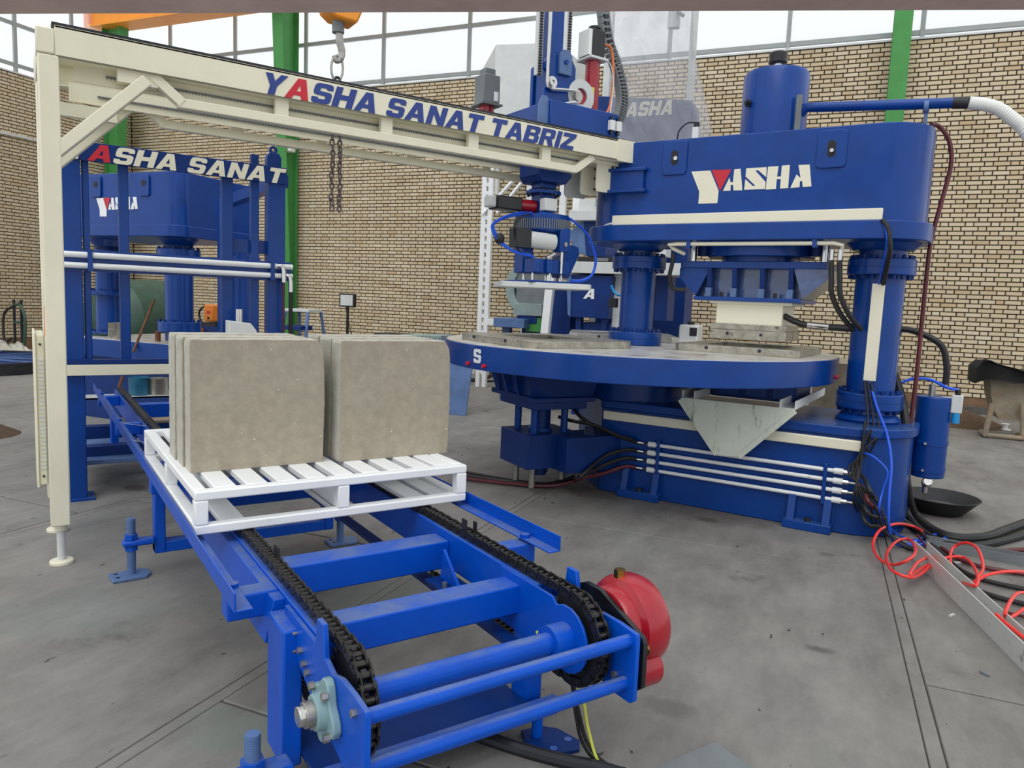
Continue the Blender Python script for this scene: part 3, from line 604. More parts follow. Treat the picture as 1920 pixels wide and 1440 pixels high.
# ---------------------------------------------------------------- concrete slabs standing on the pallet
zs = Z1+.0005
def slab(x0, x1, y0, y1, h, lab, seed):
    rnd = random.Random(seed); m = MB(((x0+x1)/2, (y0+y1)/2, zs)); c = .014
    out = [(x0, zs), (x1, zs), (x1+.004, zs+h*.5), (x1, zs+h-.07), (x1-.006, zs+h-.03), (x1-.024, zs+h), (x0+.004, zs+h), (x0, zs+h-.01)]
    # ragged outline points along the sides
    ring = []
    for (a, b), (c2, d) in zip(out, out[1:]+out[:1]):
        n = max(1, int(math.hypot(c2-a, d-b)/.016))
        for i in range(n):
            t = i/n; j = .0008 if n > 2 else 0
            ring.append((a+(c2-a)*t + rnd.uniform(-j, j), b+(d-b)*t + (rnd.uniform(-j, j) if b > zs+.01 else 0)))
    n = len(ring); rows = [(y0, -.002), (y0+.0025, 0), ((y0+y1)/2, .0005), (y1-.0025, 0), (y1, -.002)]
    cx, cz = (x0+x1)/2, zs+h/2; vs = []
    for y, g in rows: vs += [(cx+(x-cx)*(1+g*2/.45), y, zs if z <= zs+1e-4 else cz+(z-cz)*(1+g*2/.45)) for x, z in ring]
    fs = [(k*n+i, k*n+(i+1) % n, (k+1)*n+(i+1) % n, (k+1)*n+i) for k in range(4) for i in range(n)] + [list(range(n))[::-1], list(range(4*n, 5*n))]
    m.add(vs, fs); o = m.build('concrete_slab', M['slab'], ang=18); o.data.materials.append(M['slab_side'])
    for p in o.data.polygons:
        if abs(p.normal.y) < .6: p.material_index = 1; o.location = ((x0+x1)/2, (y0+y1)/2, zs)
    tag(o, lab, 'slab', 'concrete slabs on the white pallet')
slab(.445, .898, 2.590, 2.690, .447, 'front concrete slab of the left row on the white pallet', 1)
slab(.438, .890, 2.693, 2.815, .449, 'middle concrete slab of the left row on the white pallet', 2)
slab(.434, .886, 2.818, 2.945, .451, 'rearmost concrete slab of the left row on the white pallet', 3)
slab(.950, 1.400, 2.562, 2.662, .447, 'front concrete slab of the right row on the white pallet', 4)
slab(.946, 1.396, 2.665, 2.787, .449, 'middle concrete slab of the right row on the white pallet', 5)
slab(.940, 1.390, 2.790, 2.915, .451, 'rearmost concrete slab of the right row on the white pallet', 6)
# ================================================================ CREAM GANTRY (beams along world x at y 3.714 and 4.22)
ga = Thing('pick_and_place_gantry', 'cream steel gantry frame lettered YASHA SANAT TABRIZ spanning from its post to the press', 'gantry', (.105, 4.0, 0))
GX1 = 3.352
def foot(x, y):
    m = ga.mb(); m.lathe([(.035, 0), (.048, 0), (.048, .012), (.044, .016), (.012, .018)], (x, y, 0), 24); f = ga_f = m.build('foot_pad', M['cream'])
    ga.mb().cyl((x, y, .016), (x, y, .17), .0175, 18).build('foot_screw', M['pale'])
    ga.mb().cyl((x, y, .155), (x, y, .185), .027, 18).build('foot_nut', M['cream'])
for y in (3.714, 4.235):
    foot(.105, y+.05)
    ga.mb().box(.067, .143, y, y+.1, .182, 2.185).build('post', M['cream'], bevel=.006)
    ga.mb().box(.063, .13, y-.002, y+.1, 2.187, 2.29).build('post_cap', M['cream'], bevel=.006)
fy = 3.714
# beams: front face plate and flange
for y, s_ in ((3.714, 1), (4.245, -1)):
    bm_ = ga.mb(); bm_.box(.13, GX1, y if s_ > 0 else y+.07, y+.012 if s_ > 0 else y+.082, 2.182, 2.306)
    bm_.box(.13, GX1, y, y+.082, 2.294, 2.306); bm_.box(.13, GX1, y, y+.082, 2.182, 2.19); bw = bm_.build('main_beam', M['cream'], bevel=.003)
    ga.mb().box(.12, GX1-.02, y+.005, y+.078, 2.306, 2.318).build('rail', M['dark'], bw)
    # lower truss chord
    ga.mb().box(.60, 2.90, y+.02, y+.062, 2.062, 2.106).build('lower_chord', M['cream'], bevel=.004)
    for x in ((1.07, 1.62, 2.15, 2.66) if s_ > 0 else (.98, 1.45, 2.02, 2.56)): ga.mb().box(x-.032, x+.032, y+.025, y+.058, 2.105, 2.183).build('strut', M['cream'])
    ga.mb().bar((.50, y+.041, 2.18), (.62, y+.041, 2.085), .042, .05, (0, 1, 0)).build('chord_end', M['cream'])
    ga.mb().bar((3.02, y+.041, 2.18), (2.89, y+.041, 2.085), .042, .046, (0, 1, 0)).build('chord_end', M['cream'])
    # inner plate and rack with teeth
    yi = y+.09 if s_ > 0 else y-.02
    ga.mb().box(.20, 2.98, yi, yi+.012, 2.115, 2.20).build('rack_carrier', M['cream'])
    m = ga.mb(); m.box(.32, 2.96, yi-.008, yi, 2.152, 2.158); x = .325
    while x < 2.95: m.box(x, x+.005, yi-.010, yi, 2.146, 2.153); x += .0145
    m.build('gear_rack', M['mid'])
    # knee brace
    ga.mb().bar((.115, y+.05, 1.79), (.475, y+.05, 2.155), .05, .094, (0, 1, 0)).build('knee_brace', M['cream'], bevel=.004)
    ga.mb().box(.36, .52, y+.02, y+.08, 2.13, 2.184).build('brace_seat', M['cream'])
ga.mb().box(.067, .13, 3.81, 4.24, 2.19, 2.30).build('end_tie', M['cream'], bevel=.004)
ga.mb().box(.14, .40, 4.20, 4.25, 2.04, 2.10).build('end_rail', M['cream'])
ga.mb().box(.085, .125, 3.81, 4.24, 1.2, 1.26).build('end_tie', M['cream'], bevel=.004)
ga.mb().box(.0645, .067, 3.74, 3.765, 1.02, 1.15).build('orange_sticker', M['orange'])
# right end: wrapped end and bolted gusset plates down to the press bracket
ga.mb().prism(rrect(GX1-.16, GX1+.004, 2.176, 2.312, .02), 'y', 3.708, 3.73).build('end_cap', M['cream'])
for x0, x1, y, z0, mt in [(at_y(a_, 340, yy).x, at_y(b_, 340, yy).x, yy, at_y((a_+b_)/2, zz, yy).z, mt) for a_, b_, zz, yy, mt in ((1060, 1100, 371, 4.06, 'pale'), (1089, 1121, 366, 3.94, 'cream'), (1118, 1153, 361, 3.82, 'cream'))]:
    pl = ga.mb(); pl.prism([(x0+.012, z0), (x1-.012, z0), (x1, z0+.02), (x1, 2.185), (x0, 2.185), (x0, z0+.02)], 'y', y, y+.012); g = pl.build('gusset_plate', M[mt], bevel=.002)
    m = ga.mb(); [m.cyl((x1-.028, y-.006, z), (x1-.028, y, z), .009, 6) for z in (2.02, 2.09, 2.15)]; m.build('gusset_bolt', M['dark'], g)
ga.mb().box(2.97, 3.30, 3.80, 4.20, 2.16, 2.182).build('end_plate', M['cream'])
# lettering on the front face
word(ga.o, 'YASHASANATTABRIZ' if False else 'YASHA SANAT TABRIZ', .098, (.955, 3.7125, 2.188), 1.91, ['bluelogo', 'redlogo'] + ['bluelogo']*14, ga.b)

# vented control cabinet hung on the outside of the gantry post
cb = Thing('vented_cabinet', 'narrow cream vented cabinet against the left side of the gantry posts', 'cabinet', (.03, 4.02, .35))
cb.mb().box(.032, .064, 3.83, 4.22, .35, 1.02).build('cabinet_body', M['cream'], bevel=.004)
cb.mb().box(.022, .032, 3.82, 4.23, .34, 1.03).build('cabinet_door', M['cream'], bevel=.003)
m = cb.mb(); [m.box(.038, .06, 3.826, 3.83, .42+.018*i, .428+.018*i) for i in range(28)]; m.build('louvre', M['pale'])
[cb.mb().cyl((.048, 3.822, z), (.048, 3.83, z), .005, 8).build('cabinet_screw', M['dark']) for z in (.39, .98)]

# ---------------------------------------------------------------- carriage with lifting mast, motors and gripper head (x 2.8, y 4.0)
CX, CYY = 2.80, 3.98
ca = Thing('gripper_carriage', 'blue lifting carriage on the gantry with chain mast, servo motors and suction gripper head', 'robot carriage', (CX, CYY, 1.2))
ca.wp = lambda v: v + Vector((.075, 0, 0))
ca.mb().box(2.60, 3.14, 3.74, 4.26, 2.32, 2.47).build('carriage_base', M['blue'], bevel=.006)
ca.mb().prism([(2.53, 2.33), (2.61, 2.33), (2.61, 2.46), (2.585, 2.49), (2.555, 2.49), (2.53, 2.44)], 'y', 3.76, 3.772).build('lifting_lug', M['steelblue'])
ca.mb().prism([(2.66, 2.47), (2.90, 2.47), (2.90, 2.74), (2.86, 2.80), (2.70, 2.80), (2.66, 2.74), (2.66, 2.70), (2.685, 2.68), (2.685, 2.60), (2.66, 2.58)], 'y', 3.90, 3.93).build('mast_guide', M['blue'], bevel=.003)
ca.mb().prism([(2.68, 2.47), (2.93, 2.47), (2.93, 2.74), (2.89, 2.78), (2.72, 2.78), (2.68, 2.74)], 'y', 4.06, 4.09).build('mast_guide', M['blue'], bevel=.003)
ca.mb().prism([(2.755, 2.68), (2.85, 2.68), (2.85, 2.80), (2.82, 2.83), (2.785, 2.83), (2.755, 2.80)], 'y', 3.875, 3.90).build('guide_cover', M['steelblue'], bevel=.003)
ca.mb().cyl((2.80, 3.862, 2.755), (2.80, 3.876, 2.755), .014, 16).build('guide_bolt', M['blue'])
ca.wp = lambda v: v + Vector((.03, 0, 0))
ca.mb().box(2.74, 2.86, 3.93, 4.05, 1.98, 3.7).build('mast', M['blue'], bevel=.006)
ca.mb().box(2.86, 2.885, 3.935, 3.96, 2.3, 3.7).build('mast_rail', M['chrome'])
for x in (2.685, 2.905):
    m = ca.mb(); m.box(x-.02, x+.02, 3.935, 3.965, 2.66, 3.7); ch = m.build('mast_chain_strip', M['pale'])
    m = ca.mb(); z = 2.66
    while z < 3.65: m.box(x-.011, x+.011, 3.926, 3.936, z, z+.009); z += .0165
    m.build('chain_roller', M['dark'], ch)
ca.wp = lambda v: v + Vector((.075, 0, 0))
# idler, drive sprocket and slanted chain
m = ca.mb(); m.cyl((2.70, 3.87, 2.615), (2.70, 3.89, 2.615), .036, 24); m.ring((2.70, 3.862, 2.615), (2.70, 3.872, 2.615), .024, .012, 20); m.build('idler_wheel', M['chrome'])
m = ca.mb(); m.cyl((2.905, 3.86, 2.565), (2.905, 3.88, 2.565), .03, 20); m.build('drive_sprocket', M['steel'])
ch = ca.mb(); ch.tube([(2.665, 3.875, 3.6), (2.665, 3.875, 2.615), (2.675, 3.875, 2.585), (2.70, 3.875, 2.573), (2.89, 3.875, 2.597), (2.915, 3.875, 2.595), (2.935, 3.875, 2.57), (2.925, 3.875, 2.54), (2.70, 3.875, 2.47)], .011, 6); ch.build('lift_chain', M['chrome'])
m = ca.mb(); m.ring((2.95, 3.895, 2.58), (2.95, 3.915, 2.58), .105, .05, 32); m.build('gearbox_flange', M['pale'])
m = ca.mb(); m.prism([(2.93, 2.47), (3.01, 2.47), (3.05, 2.60), (2.99, 2.55)], 'y', 3.90, 3.915); m.build('gearbox_bracket', M['pale'])
ca.mb().cyl((2.96, 3.915, 2.58), (2.97, 4.0, 2.58), .10, 28).build('gearbox', M['red'], bevel=.006)
ca.wp = lambda v: v + Vector((.125, 0, 0))
mo = ca.mb().cyl((3.04, 3.97, 2.48), (3.04, 3.97, 2.84), .048, 24).build('servo_gearhead', M['red'], bevel=.003)
ca.mb().box(2.965, 3.115, 3.90, 4.05, 2.84, 2.855).build('motor_flange', M['pale'], mo)
ca.mb().box(2.985, 3.095, 3.915, 4.03, 2.855, 3.03).build('servo_motor', M['blackgloss'], mo, bevel=.008)
ca.mb().box(2.96, 2.986, 3.92, 4.03, 2.86, 3.02).build('junction_box', M['offwhite'], mo)
ca.mb().cyl((3.045, 3.97, 3.03), (3.045, 3.97, 3.06), .045, 20).build('motor_cap', M['blackgloss'], mo, bevel=.01)
ca.mb().box(2.985, 3.02, 3.9145, 3.9155, 2.60, 2.66).build('yellow_label', M['yellowwire'], mo)
ca.mb().hose([(3.09, 3.95, 2.95), (3.14, 3.93, 2.95), (3.17, 3.93, 2.90), (3.18, 3.92, 2.75), (3.15, 3.90, 2.58), (3.09, 3.86, 2.50), (3.05, 3.82, 2.47)], .008).build('motor_cable', M['orangewire'])
ca.mb().hose([(3.09, 3.94, 2.86), (3.15, 3.92, 2.83), (3.175, 3.91, 2.72), (3.15, 3.89, 2.58), (3.10, 3.84, 2.49)], .004).build('motor_cable', M['pale'])
ca.wp = lambda v: v + Vector((.24, .22, -.03))
# second servo on the left side of the beam
m2 = ca.mb().cyl((2.44, 4.28, 2.38), (2.44, 4.28, 2.60), .05, 24).build('servo_gearhead', M['red'])
ca.mb().box(2.36, 2.52, 4.20, 4.36, 2.60, 2.612).build('motor_flange', M['mid'], m2)
ca.mb().box(2.375, 2.505, 4.215, 4.345, 2.612, 2.80).build('servo_motor', M['mid'], m2, bevel=.008)
ca.mb().box(2.40, 2.48, 4.24, 4.32, 2.80, 2.845).build('motor_cap', M['mid'], m2, bevel=.006)
ca.mb().box(2.455, 2.49, 4.2135, 4.2155, 2.63, 2.69).build('white_label', M['white'], m2)
ca.mb().cyl((2.53, 4.24, 2.44), (2.60, 4.24, 2.44), .06, 24).build('gearbox', M['dark'], m2)
ca.wp = lambda v: v + Vector((.21, -.1, 0))
# drag chain: links down the right side
cp = spline([(3.02, 4.16, 3.7), (3.06, 4.15, 3.35), (3.115, 4.14, 3.05), (3.21, 4.12, 2.85), (3.25, 4.10, 2.68), (3.22, 4.08, 2.54), (3.15, 4.06, 2.46)], 7)
dc = ca.mb(); dc.tube(cp, .012, 6); dch = dc.build('drag_chain', M['dark'])
for i in range(len(cp)-1):
    a, b = cp[i], cp[i+1]; c = (a+b)/2; an = math.atan2(b.x-a.x, b.z-a.z); l = (b-a).length*.92
    m = ca.mb()
    for sx in (-1, 1): m.obox((c.x + sx*.031*math.cos(an), c.y, c.z - sx*.031*math.sin(an)), .012, .05, l, 0, 0, an)
    m.obox((c.x, c.y-.024, c.z), .06, .004, l*.4, 0, 0, an); m.build('drag_chain_link', M['mid'], dch)
ca.wp = lambda v: v + Vector((.09, 0, 0))
# pneumatic valves on the base
for x in (3.06, 3.115):
    m = ca.mb(); m.box(x-.02, x+.02, 3.715, 3.74, 2.36, 2.42); v = m.build('valve', M['offwhite'])
    m = ca.mb(); m.cyl((x, 3.728, 2.335), (x, 3.728, 2.36), .01, 10); m.cyl((x, 3.728, 2.42), (x, 3.728, 2.445), .01, 10); m.build('valve_fitting', M['blackgloss'], v)
ZM = [(1.148, 1.341), (1.18, 1.376), (1.195, 1.389), (1.235, 1.434), (1.33, 1.527), (1.39, 1.586), (1.465, 1.68), (1.62, 1.808), (1.66, 1.831), (1.76, 1.909), (1.815, 1.956), (1.93, 2.01), (2.14, 2.18)]
def head_z(v):
    z = v.z
    for (a, b), (c, d) in zip(ZM, ZM[1:]):
        if z <= c or c == ZM[-1][0]: return Vector((v.x+.02, v.y, b + (z-a)*(d-b)/(c-a)))
ca.wp = head_z
# below the beams: tapered block, neck flange, rotary head
ca.mb().prism([(2.68, 2.14), (2.68, 1.98), (2.71, 1.93), (2.90, 1.93), (2.94, 1.99), (2.94, 2.14)], 'y', 3.87, 4.09).build('lower_guide', M['navy'], bevel=.006)
ca.mb().cyl((CX, CYY, 1.80), (CX, CYY, 1.83), .115, 28).build('neck_flange', M['blue'], bevel=.003)
m = ca.mb(); m.bolts((CX, CYY), .098, 8, .009, 1.785, 1.845); m.build('neck_bolt', M['dark'])
ca.mb().box(2.745, 2.855, 3.925, 4.035, 1.6, 1.80).build('neck', M['blue'], bevel=.004)
ca.mb().box(2.735, 2.83, 3.86, 3.925, 1.66, 1.76).build('terminal_box', M['offwhite'], bevel=.006)
rm = ca.mb().cyl((2.63, 4.02, 1.70), (2.75, 4.0, 1.70), .055, 22).build('rotary_gearbox', M['red'], bevel=.01)
ca.mb().box(2.45, 2.63, 3.96, 4.08, 1.645, 1.755).build('rotary_motor', M['blackgloss'], rm, bevel=.008)
ca.mb().box(2.40, 2.45, 3.98, 4.06, 1.66, 1.75).build('motor_connector', M['pale'], rm, bevel=.01)
ca.mb().lathe([(.10, 1.625), (.175, 1.62), (.178, 1.585), (.178, 1.50), (.165, 1.49), (.12, 1.47), (.10, 1.46)], (CX, CYY, 0), 48).build('slewing_ring', M['blue'])
m = ca.mb()
for i in range(72):
    a = 6.2832*i/72; m.obox((CX+.181*math.cos(a), CYY+.181*math.sin(a), 1.545), .008, .007, .075, a)
m.build('ring_tooth', M['mid'])
# jaw actuator
ca.mb().box(2.82, 2.90, 3.80, 3.88, 1.38, 1.52).build('jaw_block', M['blue'], bevel=.006)
ca.mb().cyl((2.86, 3.79, 1.42), (2.86, 3.80, 1.42), .012, 12).build('jaw_bolt', M['steel'])
act = ca.mb().cyl((2.60, 3.84, 1.435), (2.80, 3.84, 1.43), .042, 22).build('air_cylinder', M['pale'], bevel=.004)
ca.mb().box(2.49, 2.60, 3.80, 3.89, 1.385, 1.49).build('solenoid_block', M['blackgloss'], act, bevel=.004)
ca.mb().box(2.64, 2.72, 3.95, 4.05, 1.24, 1.46).build('jaw_arm', M['blue'], bevel=.004)
ca.mb().prism([(2.90, 1.22), (2.98, 1.22), (3.06, 1.38), (3.05, 1.42), (2.99, 1.43), (2.90, 1.36)], 'y', 3.90, 3.99).build('jaw_arm', M['blue'], bevel=.006)
ca.mb().box(2.65, 2.94, 3.84, 4.06, 1.235, 1.33).build('clamp_body', M['blue'], bevel=.006)
for x in (2.665, 2.76): ca.mb().box(x-.022, x+.022, 3.815, 3.845, 1.24, 1.325).build('clamp_lug', M['blue'], bevel=.004)
ca.mb().cyl((2.86, 3.83, 1.24), (2.86, 3.83, 1.38), .012, 12).build('piston_rod', M['chrome'])
ca.mb().bar((2.74, 3.83, 1.335), (2.80, 3.83, 1.37), .02, .014).build('tie_rod', M['chrome'])
for x, y in ((2.66, 3.86), (2.78, 3.84), (2.90, 3.88), (2.72, 4.05), (2.90, 4.05)): ca.mb().cyl((x, y, 1.195), (x, y, 1.24), .008, 10).build('spring_post', M['chrome'])
ca.mb().box(2.60, 2.94, 3.80, 4.10, 1.18, 1.195).build('mounting_plate', M['blue'], bevel=.003)
pg = rrect(-.29, .29, -.21, .21, .03); an = R(-25)
ca.mb().prism([(CX+a*math.cos(an)-b*math.sin(an), CYY-.02+a*math.sin(an)+b*math.cos(an)) for a, b in pg], 'z', 1.148, 1.18).build('gripper_plate', M['pale'], bevel=.004)
# air hoses around the head
hz = [([(2.66, 3.9, 1.62), (2.5, 3.86, 1.58), (2.38, 3.84, 1.53), (2.34, 3.84, 1.48), (2.38, 3.83, 1.42), (2.48, 3.82, 1.36), (2.62, 3.83, 1.345)], 'hoseblue', .009),
      ([(2.66, 3.9, 1.63), (2.5, 3.85, 1.595), (2.37, 3.83, 1.535), (2.325, 3.83, 1.475), (2.375, 3.82, 1.405), (2.5, 3.81, 1.35), (2.64, 3.82, 1.335)], 'hoseblue', .006),
      ([(2.62, 3.87, 1.61), (2.52, 3.84, 1.55), (2.485, 3.83, 1.47), (2.51, 3.82, 1.38), (2.55, 3.82, 1.345)], 'black', .006),
      ([(2.70, 3.87, 1.63), (2.85, 3.86, 1.625), (2.95, 3.86, 1.60)], 'hoseblue', .009),
      ([(2.90, 3.86, 1.62), (3.0, 3.85, 1.56), (3.08, 3.84, 1.48), (3.14, 3.83, 1.36), (3.11, 3.82, 1.25), (3.03, 3.82, 1.21), (2.95, 3.84, 1.205)], 'hoseblue', .009)]
for pts, mt, r in hz: ca.mb().hose(pts, r).build('air_hose', M[mt])
m = ca.mb(); m.sphere((2.385, 3.83, 1.42), .028, 10, (1.2, 1, 1)); m.build('hose_clamp', M['black'])

# ---------------------------------------------------------------- crane hook with ring and hanging sling chains
ph = at_y(636, 20, 4.0)
hk = Thing('crane_hook', 'worn orange hook block with steel hook and ring above the gantry beam', 'crane hook', tuple(ph))
z_ = lambda px, py: at_y(px, py, 4.0)
A = [z_(598, -40), z_(606, 22), z_(622, 38), z_(662, 50), z_(680, 10), z_(680, -40)]
m = hk.mb(); m.prism([(p.x, p.z) for p in A], 'y', 3.93, 4.07); m.build('hook_block', M['craneorange'], bevel=.012)
c0, c1 = z_(634, 40), z_(634, 62); hk.mb().cyl(c1, c0+Vector((0, 0, .02)), .032, 16).build('hook_collar', M['mid'])
hp_ = [z_(636, 60), z_(637, 78), z_(641, 98), z_(637, 112), z_(629, 113), z_(626, 104)]
hk.mb().tube(spline(hp_, 6), [.02]*12 + [.018]*6 + [.015]*6 + [.012]*6 + [.006], 10).build('hook', M['steel'])
rp = [z_(632+11*math.sin(6.2832*i/16), 128 - 24*math.cos(6.2832*i/16)) for i in range(16)]
hk.mb().tube(rp, .007, 8, True).build('ring', M['steel'])
rp2 = [z_(632+5*math.sin(6.2832*i/12), 151 - 6*math.cos(6.2832*i/12)) for i in range(12)]
hk.mb().tube(rp2, .008, 8, True).build('shackle', M['dark'])
def chain_hang(x, y, z1, z0, lab, seed):
    t = Thing('sling_chain', lab, 'chain', (x, y, z0), group='sling chains hanging under the gantry beams'); rnd = random.Random(seed); z = z1; i = 0
    base = MB(); base.tube([(.0105*math.cos(6.2832*k/10), 0, .019*math.sin(6.2832*k/10)) for k in range(10)], .0052, 6, True); me = base.mesh('chain_link', M['rustchain'])
    while z > z0:
        share(me, 'chain_link', t.o, (rnd.uniform(-.004, .004), rnd.uniform(-.004, .004), z-z0), (0, rnd.uniform(-.15, .15), (i % 2)*1.57+rnd.uniform(-.4, .4))); z -= .029; i += 1
for px, lab, sd in ((622, 'left of the two rusty sling chains below the gantry beam', 1), (636, 'right of the two rusty sling chains below the gantry beam', 2)):
    a, b = z_(px+1, 275), z_(px, 398 - 6*(sd % 2)); chain_hang((a.x+b.x)/2, 4.0, 2.30, b.z, lab, sd)
# ================================================================ BIG ROTARY PRESS (press frame 'p': a to the right along its face, b away from the viewer)
BA, BB = -1.24, 4.9
pr = Thing('rotary_press', 'large blue hydraulic rotary press lettered YASHA, with turntable, on the right', 'press', (BA, BB, 0), 'p')
def ptag(m, name, mat, parent=None, bevel=0, **k): return m.build(name, M[mat], parent, bevel, **k)
# base
def plan(g, a0=-2.05, a1=-.2, b0=4.52, b1=5.32):
    arc = [(-.54 + (.32+g)*math.cos(R(t)), 4.84 + (.32+g)*math.sin(R(t))) for t in range(-90, 1, 15)]
    arc2 = [(-.54 + (.32+g)*math.cos(R(t)), 5.0 + (.32+g)*math.sin(R(t))) for t in range(0, 91, 15)]
    return [(a0, b0-g)] + arc + arc2 + [(a0, b1+g), (-2.42-g, 4.92)]
base = ptag(pr.mb().prism(plan(0), 'z', 0, .57), 'base', 'blue', bevel=.006)
ptag(pr.mb().prism(plan(.025), 'z', .57, .622), 'base_top_plate', 'blue', bevel=.006)
for a0, a1 in ((-1.88, -1.60), (-.83, -.565)):
    m = pr.mb(); m.box(a0, a1, 4.44, 4.52, 0, .05); f = ptag(m, 'foot', 'blue', bevel=.004)
    for x0, x1 in ((a0+.02, a0+.06), (a1-.05, a1-.01)):
        m = pr.mb(); m.prism([(4.52, .05), (4.445, .05), (4.485, .20), (4.52, .20)], 'x', x0, x1); ptag(m, 'foot_rib', 'blue', f)
    m = pr.mb(); m.cyl(((a0+a1)/2, 4.48, .05), ((a0+a1)/2, 4.48, .07), .02, 6); ptag(m, 'anchor_nut', 'dark', f)
ptag(pr.mb().box(-2.03, -.455, 4.485, 4.52, .492, .552), 'cable_cover', 'trim', bevel=.006)
for i in range(4):
    z = .366 - .056*i
    pp = ptag(pr.mb().cyl((-1.70, 4.494, z), (-.53, 4.494, z), .0115, 14), 'hydraulic_pipe', 'white')
    for x, s_ in ((-1.70, -1), (-.53, 1)):
        ptag(pr.mb().cyl((x - s_*.05, 4.494, z), (x, 4.494, z), .018, 12), 'pipe_union', 'white', pp)
        ptag(pr.mb().cyl((x, 4.494, z), (x + s_*.03, 4.494, z), .013, 6), 'hose_fitting', 'chrome', pp)
        ptag(pr.mb().cyl((x + s_*.03, 4.494, z), (x + s_*.075, 4.494, z), .009, 10), 'hose_ferrule', 'chrome', pp)
for x in (-1.63, -.625): ptag(pr.mb().box(x-.011, x+.011, 4.478, 4.52, .165, .40), 'pipe_clamp', 'blue', bevel=.003)
# hoses from the left pipe ends down to the floor
gl = lambda px, py, z=.02: tuple(Gf(px, py, z))
for i, (e, mt) in enumerate((((870, 885), 'hose'), ((860, 890), 'hose'), ((850, 895), 'hosered'))):
    z = .366 - .056*(i+1)
    pts = [(-1.775, 4.494, z), (-1.85, 4.475, z-.002), (-1.96, 4.38, z-.05), (-2.06, 4.22, .13), gl(1080, 893+4*i, .06), gl(1030, 907+2*i), gl(960, 901+3*i), gl(*e)]
    ptag(pr.mb().hose(pts, .013), 'hydraulic_hose', mt)
ptag(pr.mb().hose([(-1.775, 4.494, .366), (-1.87, 4.48, .385), (-2.02, 4.44, .43), (-2.15, 4.40, .50), (-2.22, 4.42, .55)], .012), 'hydraulic_hose', 'hose')
ptag(pr.mb().hose([(-1.80, 4.47, .385), (-1.9, 4.455, .40), (-2.06, 4.42, .455), (-2.2, 4.38, .47), (-2.3, 4.36, .49)], .012), 'hydraulic_hose', 'hose')
# right column with flanges
def column(a, b, r, fl_r, zb0, zb1, zt0, zt1, z_low, z_top, cone):
    c = ptag(pr.mb().cyl((a, b, zb1), (a, b, zt0), r, 40), 'column', 'blue')
    for z0, z1, rr in ((zb0, zb1, fl_r), (zt0, zt1, fl_r)):
        f = ptag(pr.mb().cyl((a, b, z0), (a, b, z1), rr, 44), 'column_flange', 'blue', c, .006)
        ptag(pr.mb().cyl((a, b, (z0+z1)/2-.0015), (a, b, (z0+z1)/2+.0015), rr+.0008, 44), 'flange_seam', 'navy', c)
        zz = ((z1, z1+.022), (z0-.022, z0))
        for y0, y1 in zz:
            m = pr.mb(); m.bolts((a, b), rr-.022, 18, .0125, y0, y1); m.build('flange_bolts', M['navy'], c, kind='stuff')
    if cone: ptag(pr.mb().lathe([(r+.04, z_low), (r+.05, z_low+.015), (r+.015, z_low+.05), (r+.01, zb0)], (a, b, 0), 40), 'column_foot', 'blue', c)
    ptag(pr.mb().lathe([(r-.005, zt1), (r-.005, zt1+.06), (r+.03, z_top-.045), (r+.075, z_top)], (a, b, 0), 40), 'column_neck', 'blue', c)
    return c
colr = column(-.475, 4.9, .135, .185, .70, .795, 1.49, 1.585, .622, 1.68, True)
coll = column(-2.005, 4.9, .118, .185, .985, 1.075, 1.51, 1.595, .98, 1.68, False)
# cover strip and cables on the right column
sa = at_b(1648, 532, 4.75); sb = at_b(1630, 714, 4.75)
ptag(pr.mb().bar((sa.x, 4.752, sa.z), (sb.x, 4.752, sb.z), .066, .03, (0, 1, 0)), 'column_cable_cover', 'trim', bevel=.003)
# lintel
def lplan(g): return rrect(-2.30-g, -.262+g, 4.58-g, 5.22+g, .26+g*.5, 8)
ptag(pr.mb().prism(lplan(0), 'z', 1.775, 2.306), 'lintel', 'blue', bevel=.006)
ptag(pr.mb().prism(lplan(.035), 'z', 1.675, 1.778), 'lintel_flange', 'blue', bevel=.006)
ptag(pr.mb().box(-2.075, -.462, 4.555, 4.58, 1.778, 1.842), 'cable_cover', 'trim', bevel=.004)
for a, z in ((-1.675, 2.19), (-.754, 2.18)):
    pd = ptag(pr.mb().prism(rrect(a-.08, a+.08, z-.105, z+.105, .025), 'y', 4.568, 4.58), 'lifting_pad', 'blue', bevel=.004)
    m = pr.mb(); m.prism([(a+.022*math.cos(6.2832*i/20), z+(.022 if True else 0)*math.sin(6.2832*i/20)+(.024 if math.sin(6.2832*i/20) > 0 else -.024)) for i in range(20)], 'y', 4.566, 4.5675); ptag(m, 'lifting_hole', 'black', pd)
m = pr.mb(); m.cyl((-.75, 4.55, 2.168), (-.75, 4.57, 2.168), .011, 10); m.cyl((-1.665, 4.556, 2.185), (-1.665, 4.5655, 2.185), .013, 10); ptag(m, 'hole_pin', 'chrome', kind='stuff')
# bracket for the gantry
m = pr.mb(); m.box(-2.12, -1.85, 4.53, 4.58, 2.12, 2.14); m.box(-2.12, -1.85, 4.53, 4.58, 1.985, 2.005); m.box(-2.12, -1.87, 4.55, 4.58, 1.99, 2.13); ptag(m, 'gantry_bracket', 'blue', bevel=.003)
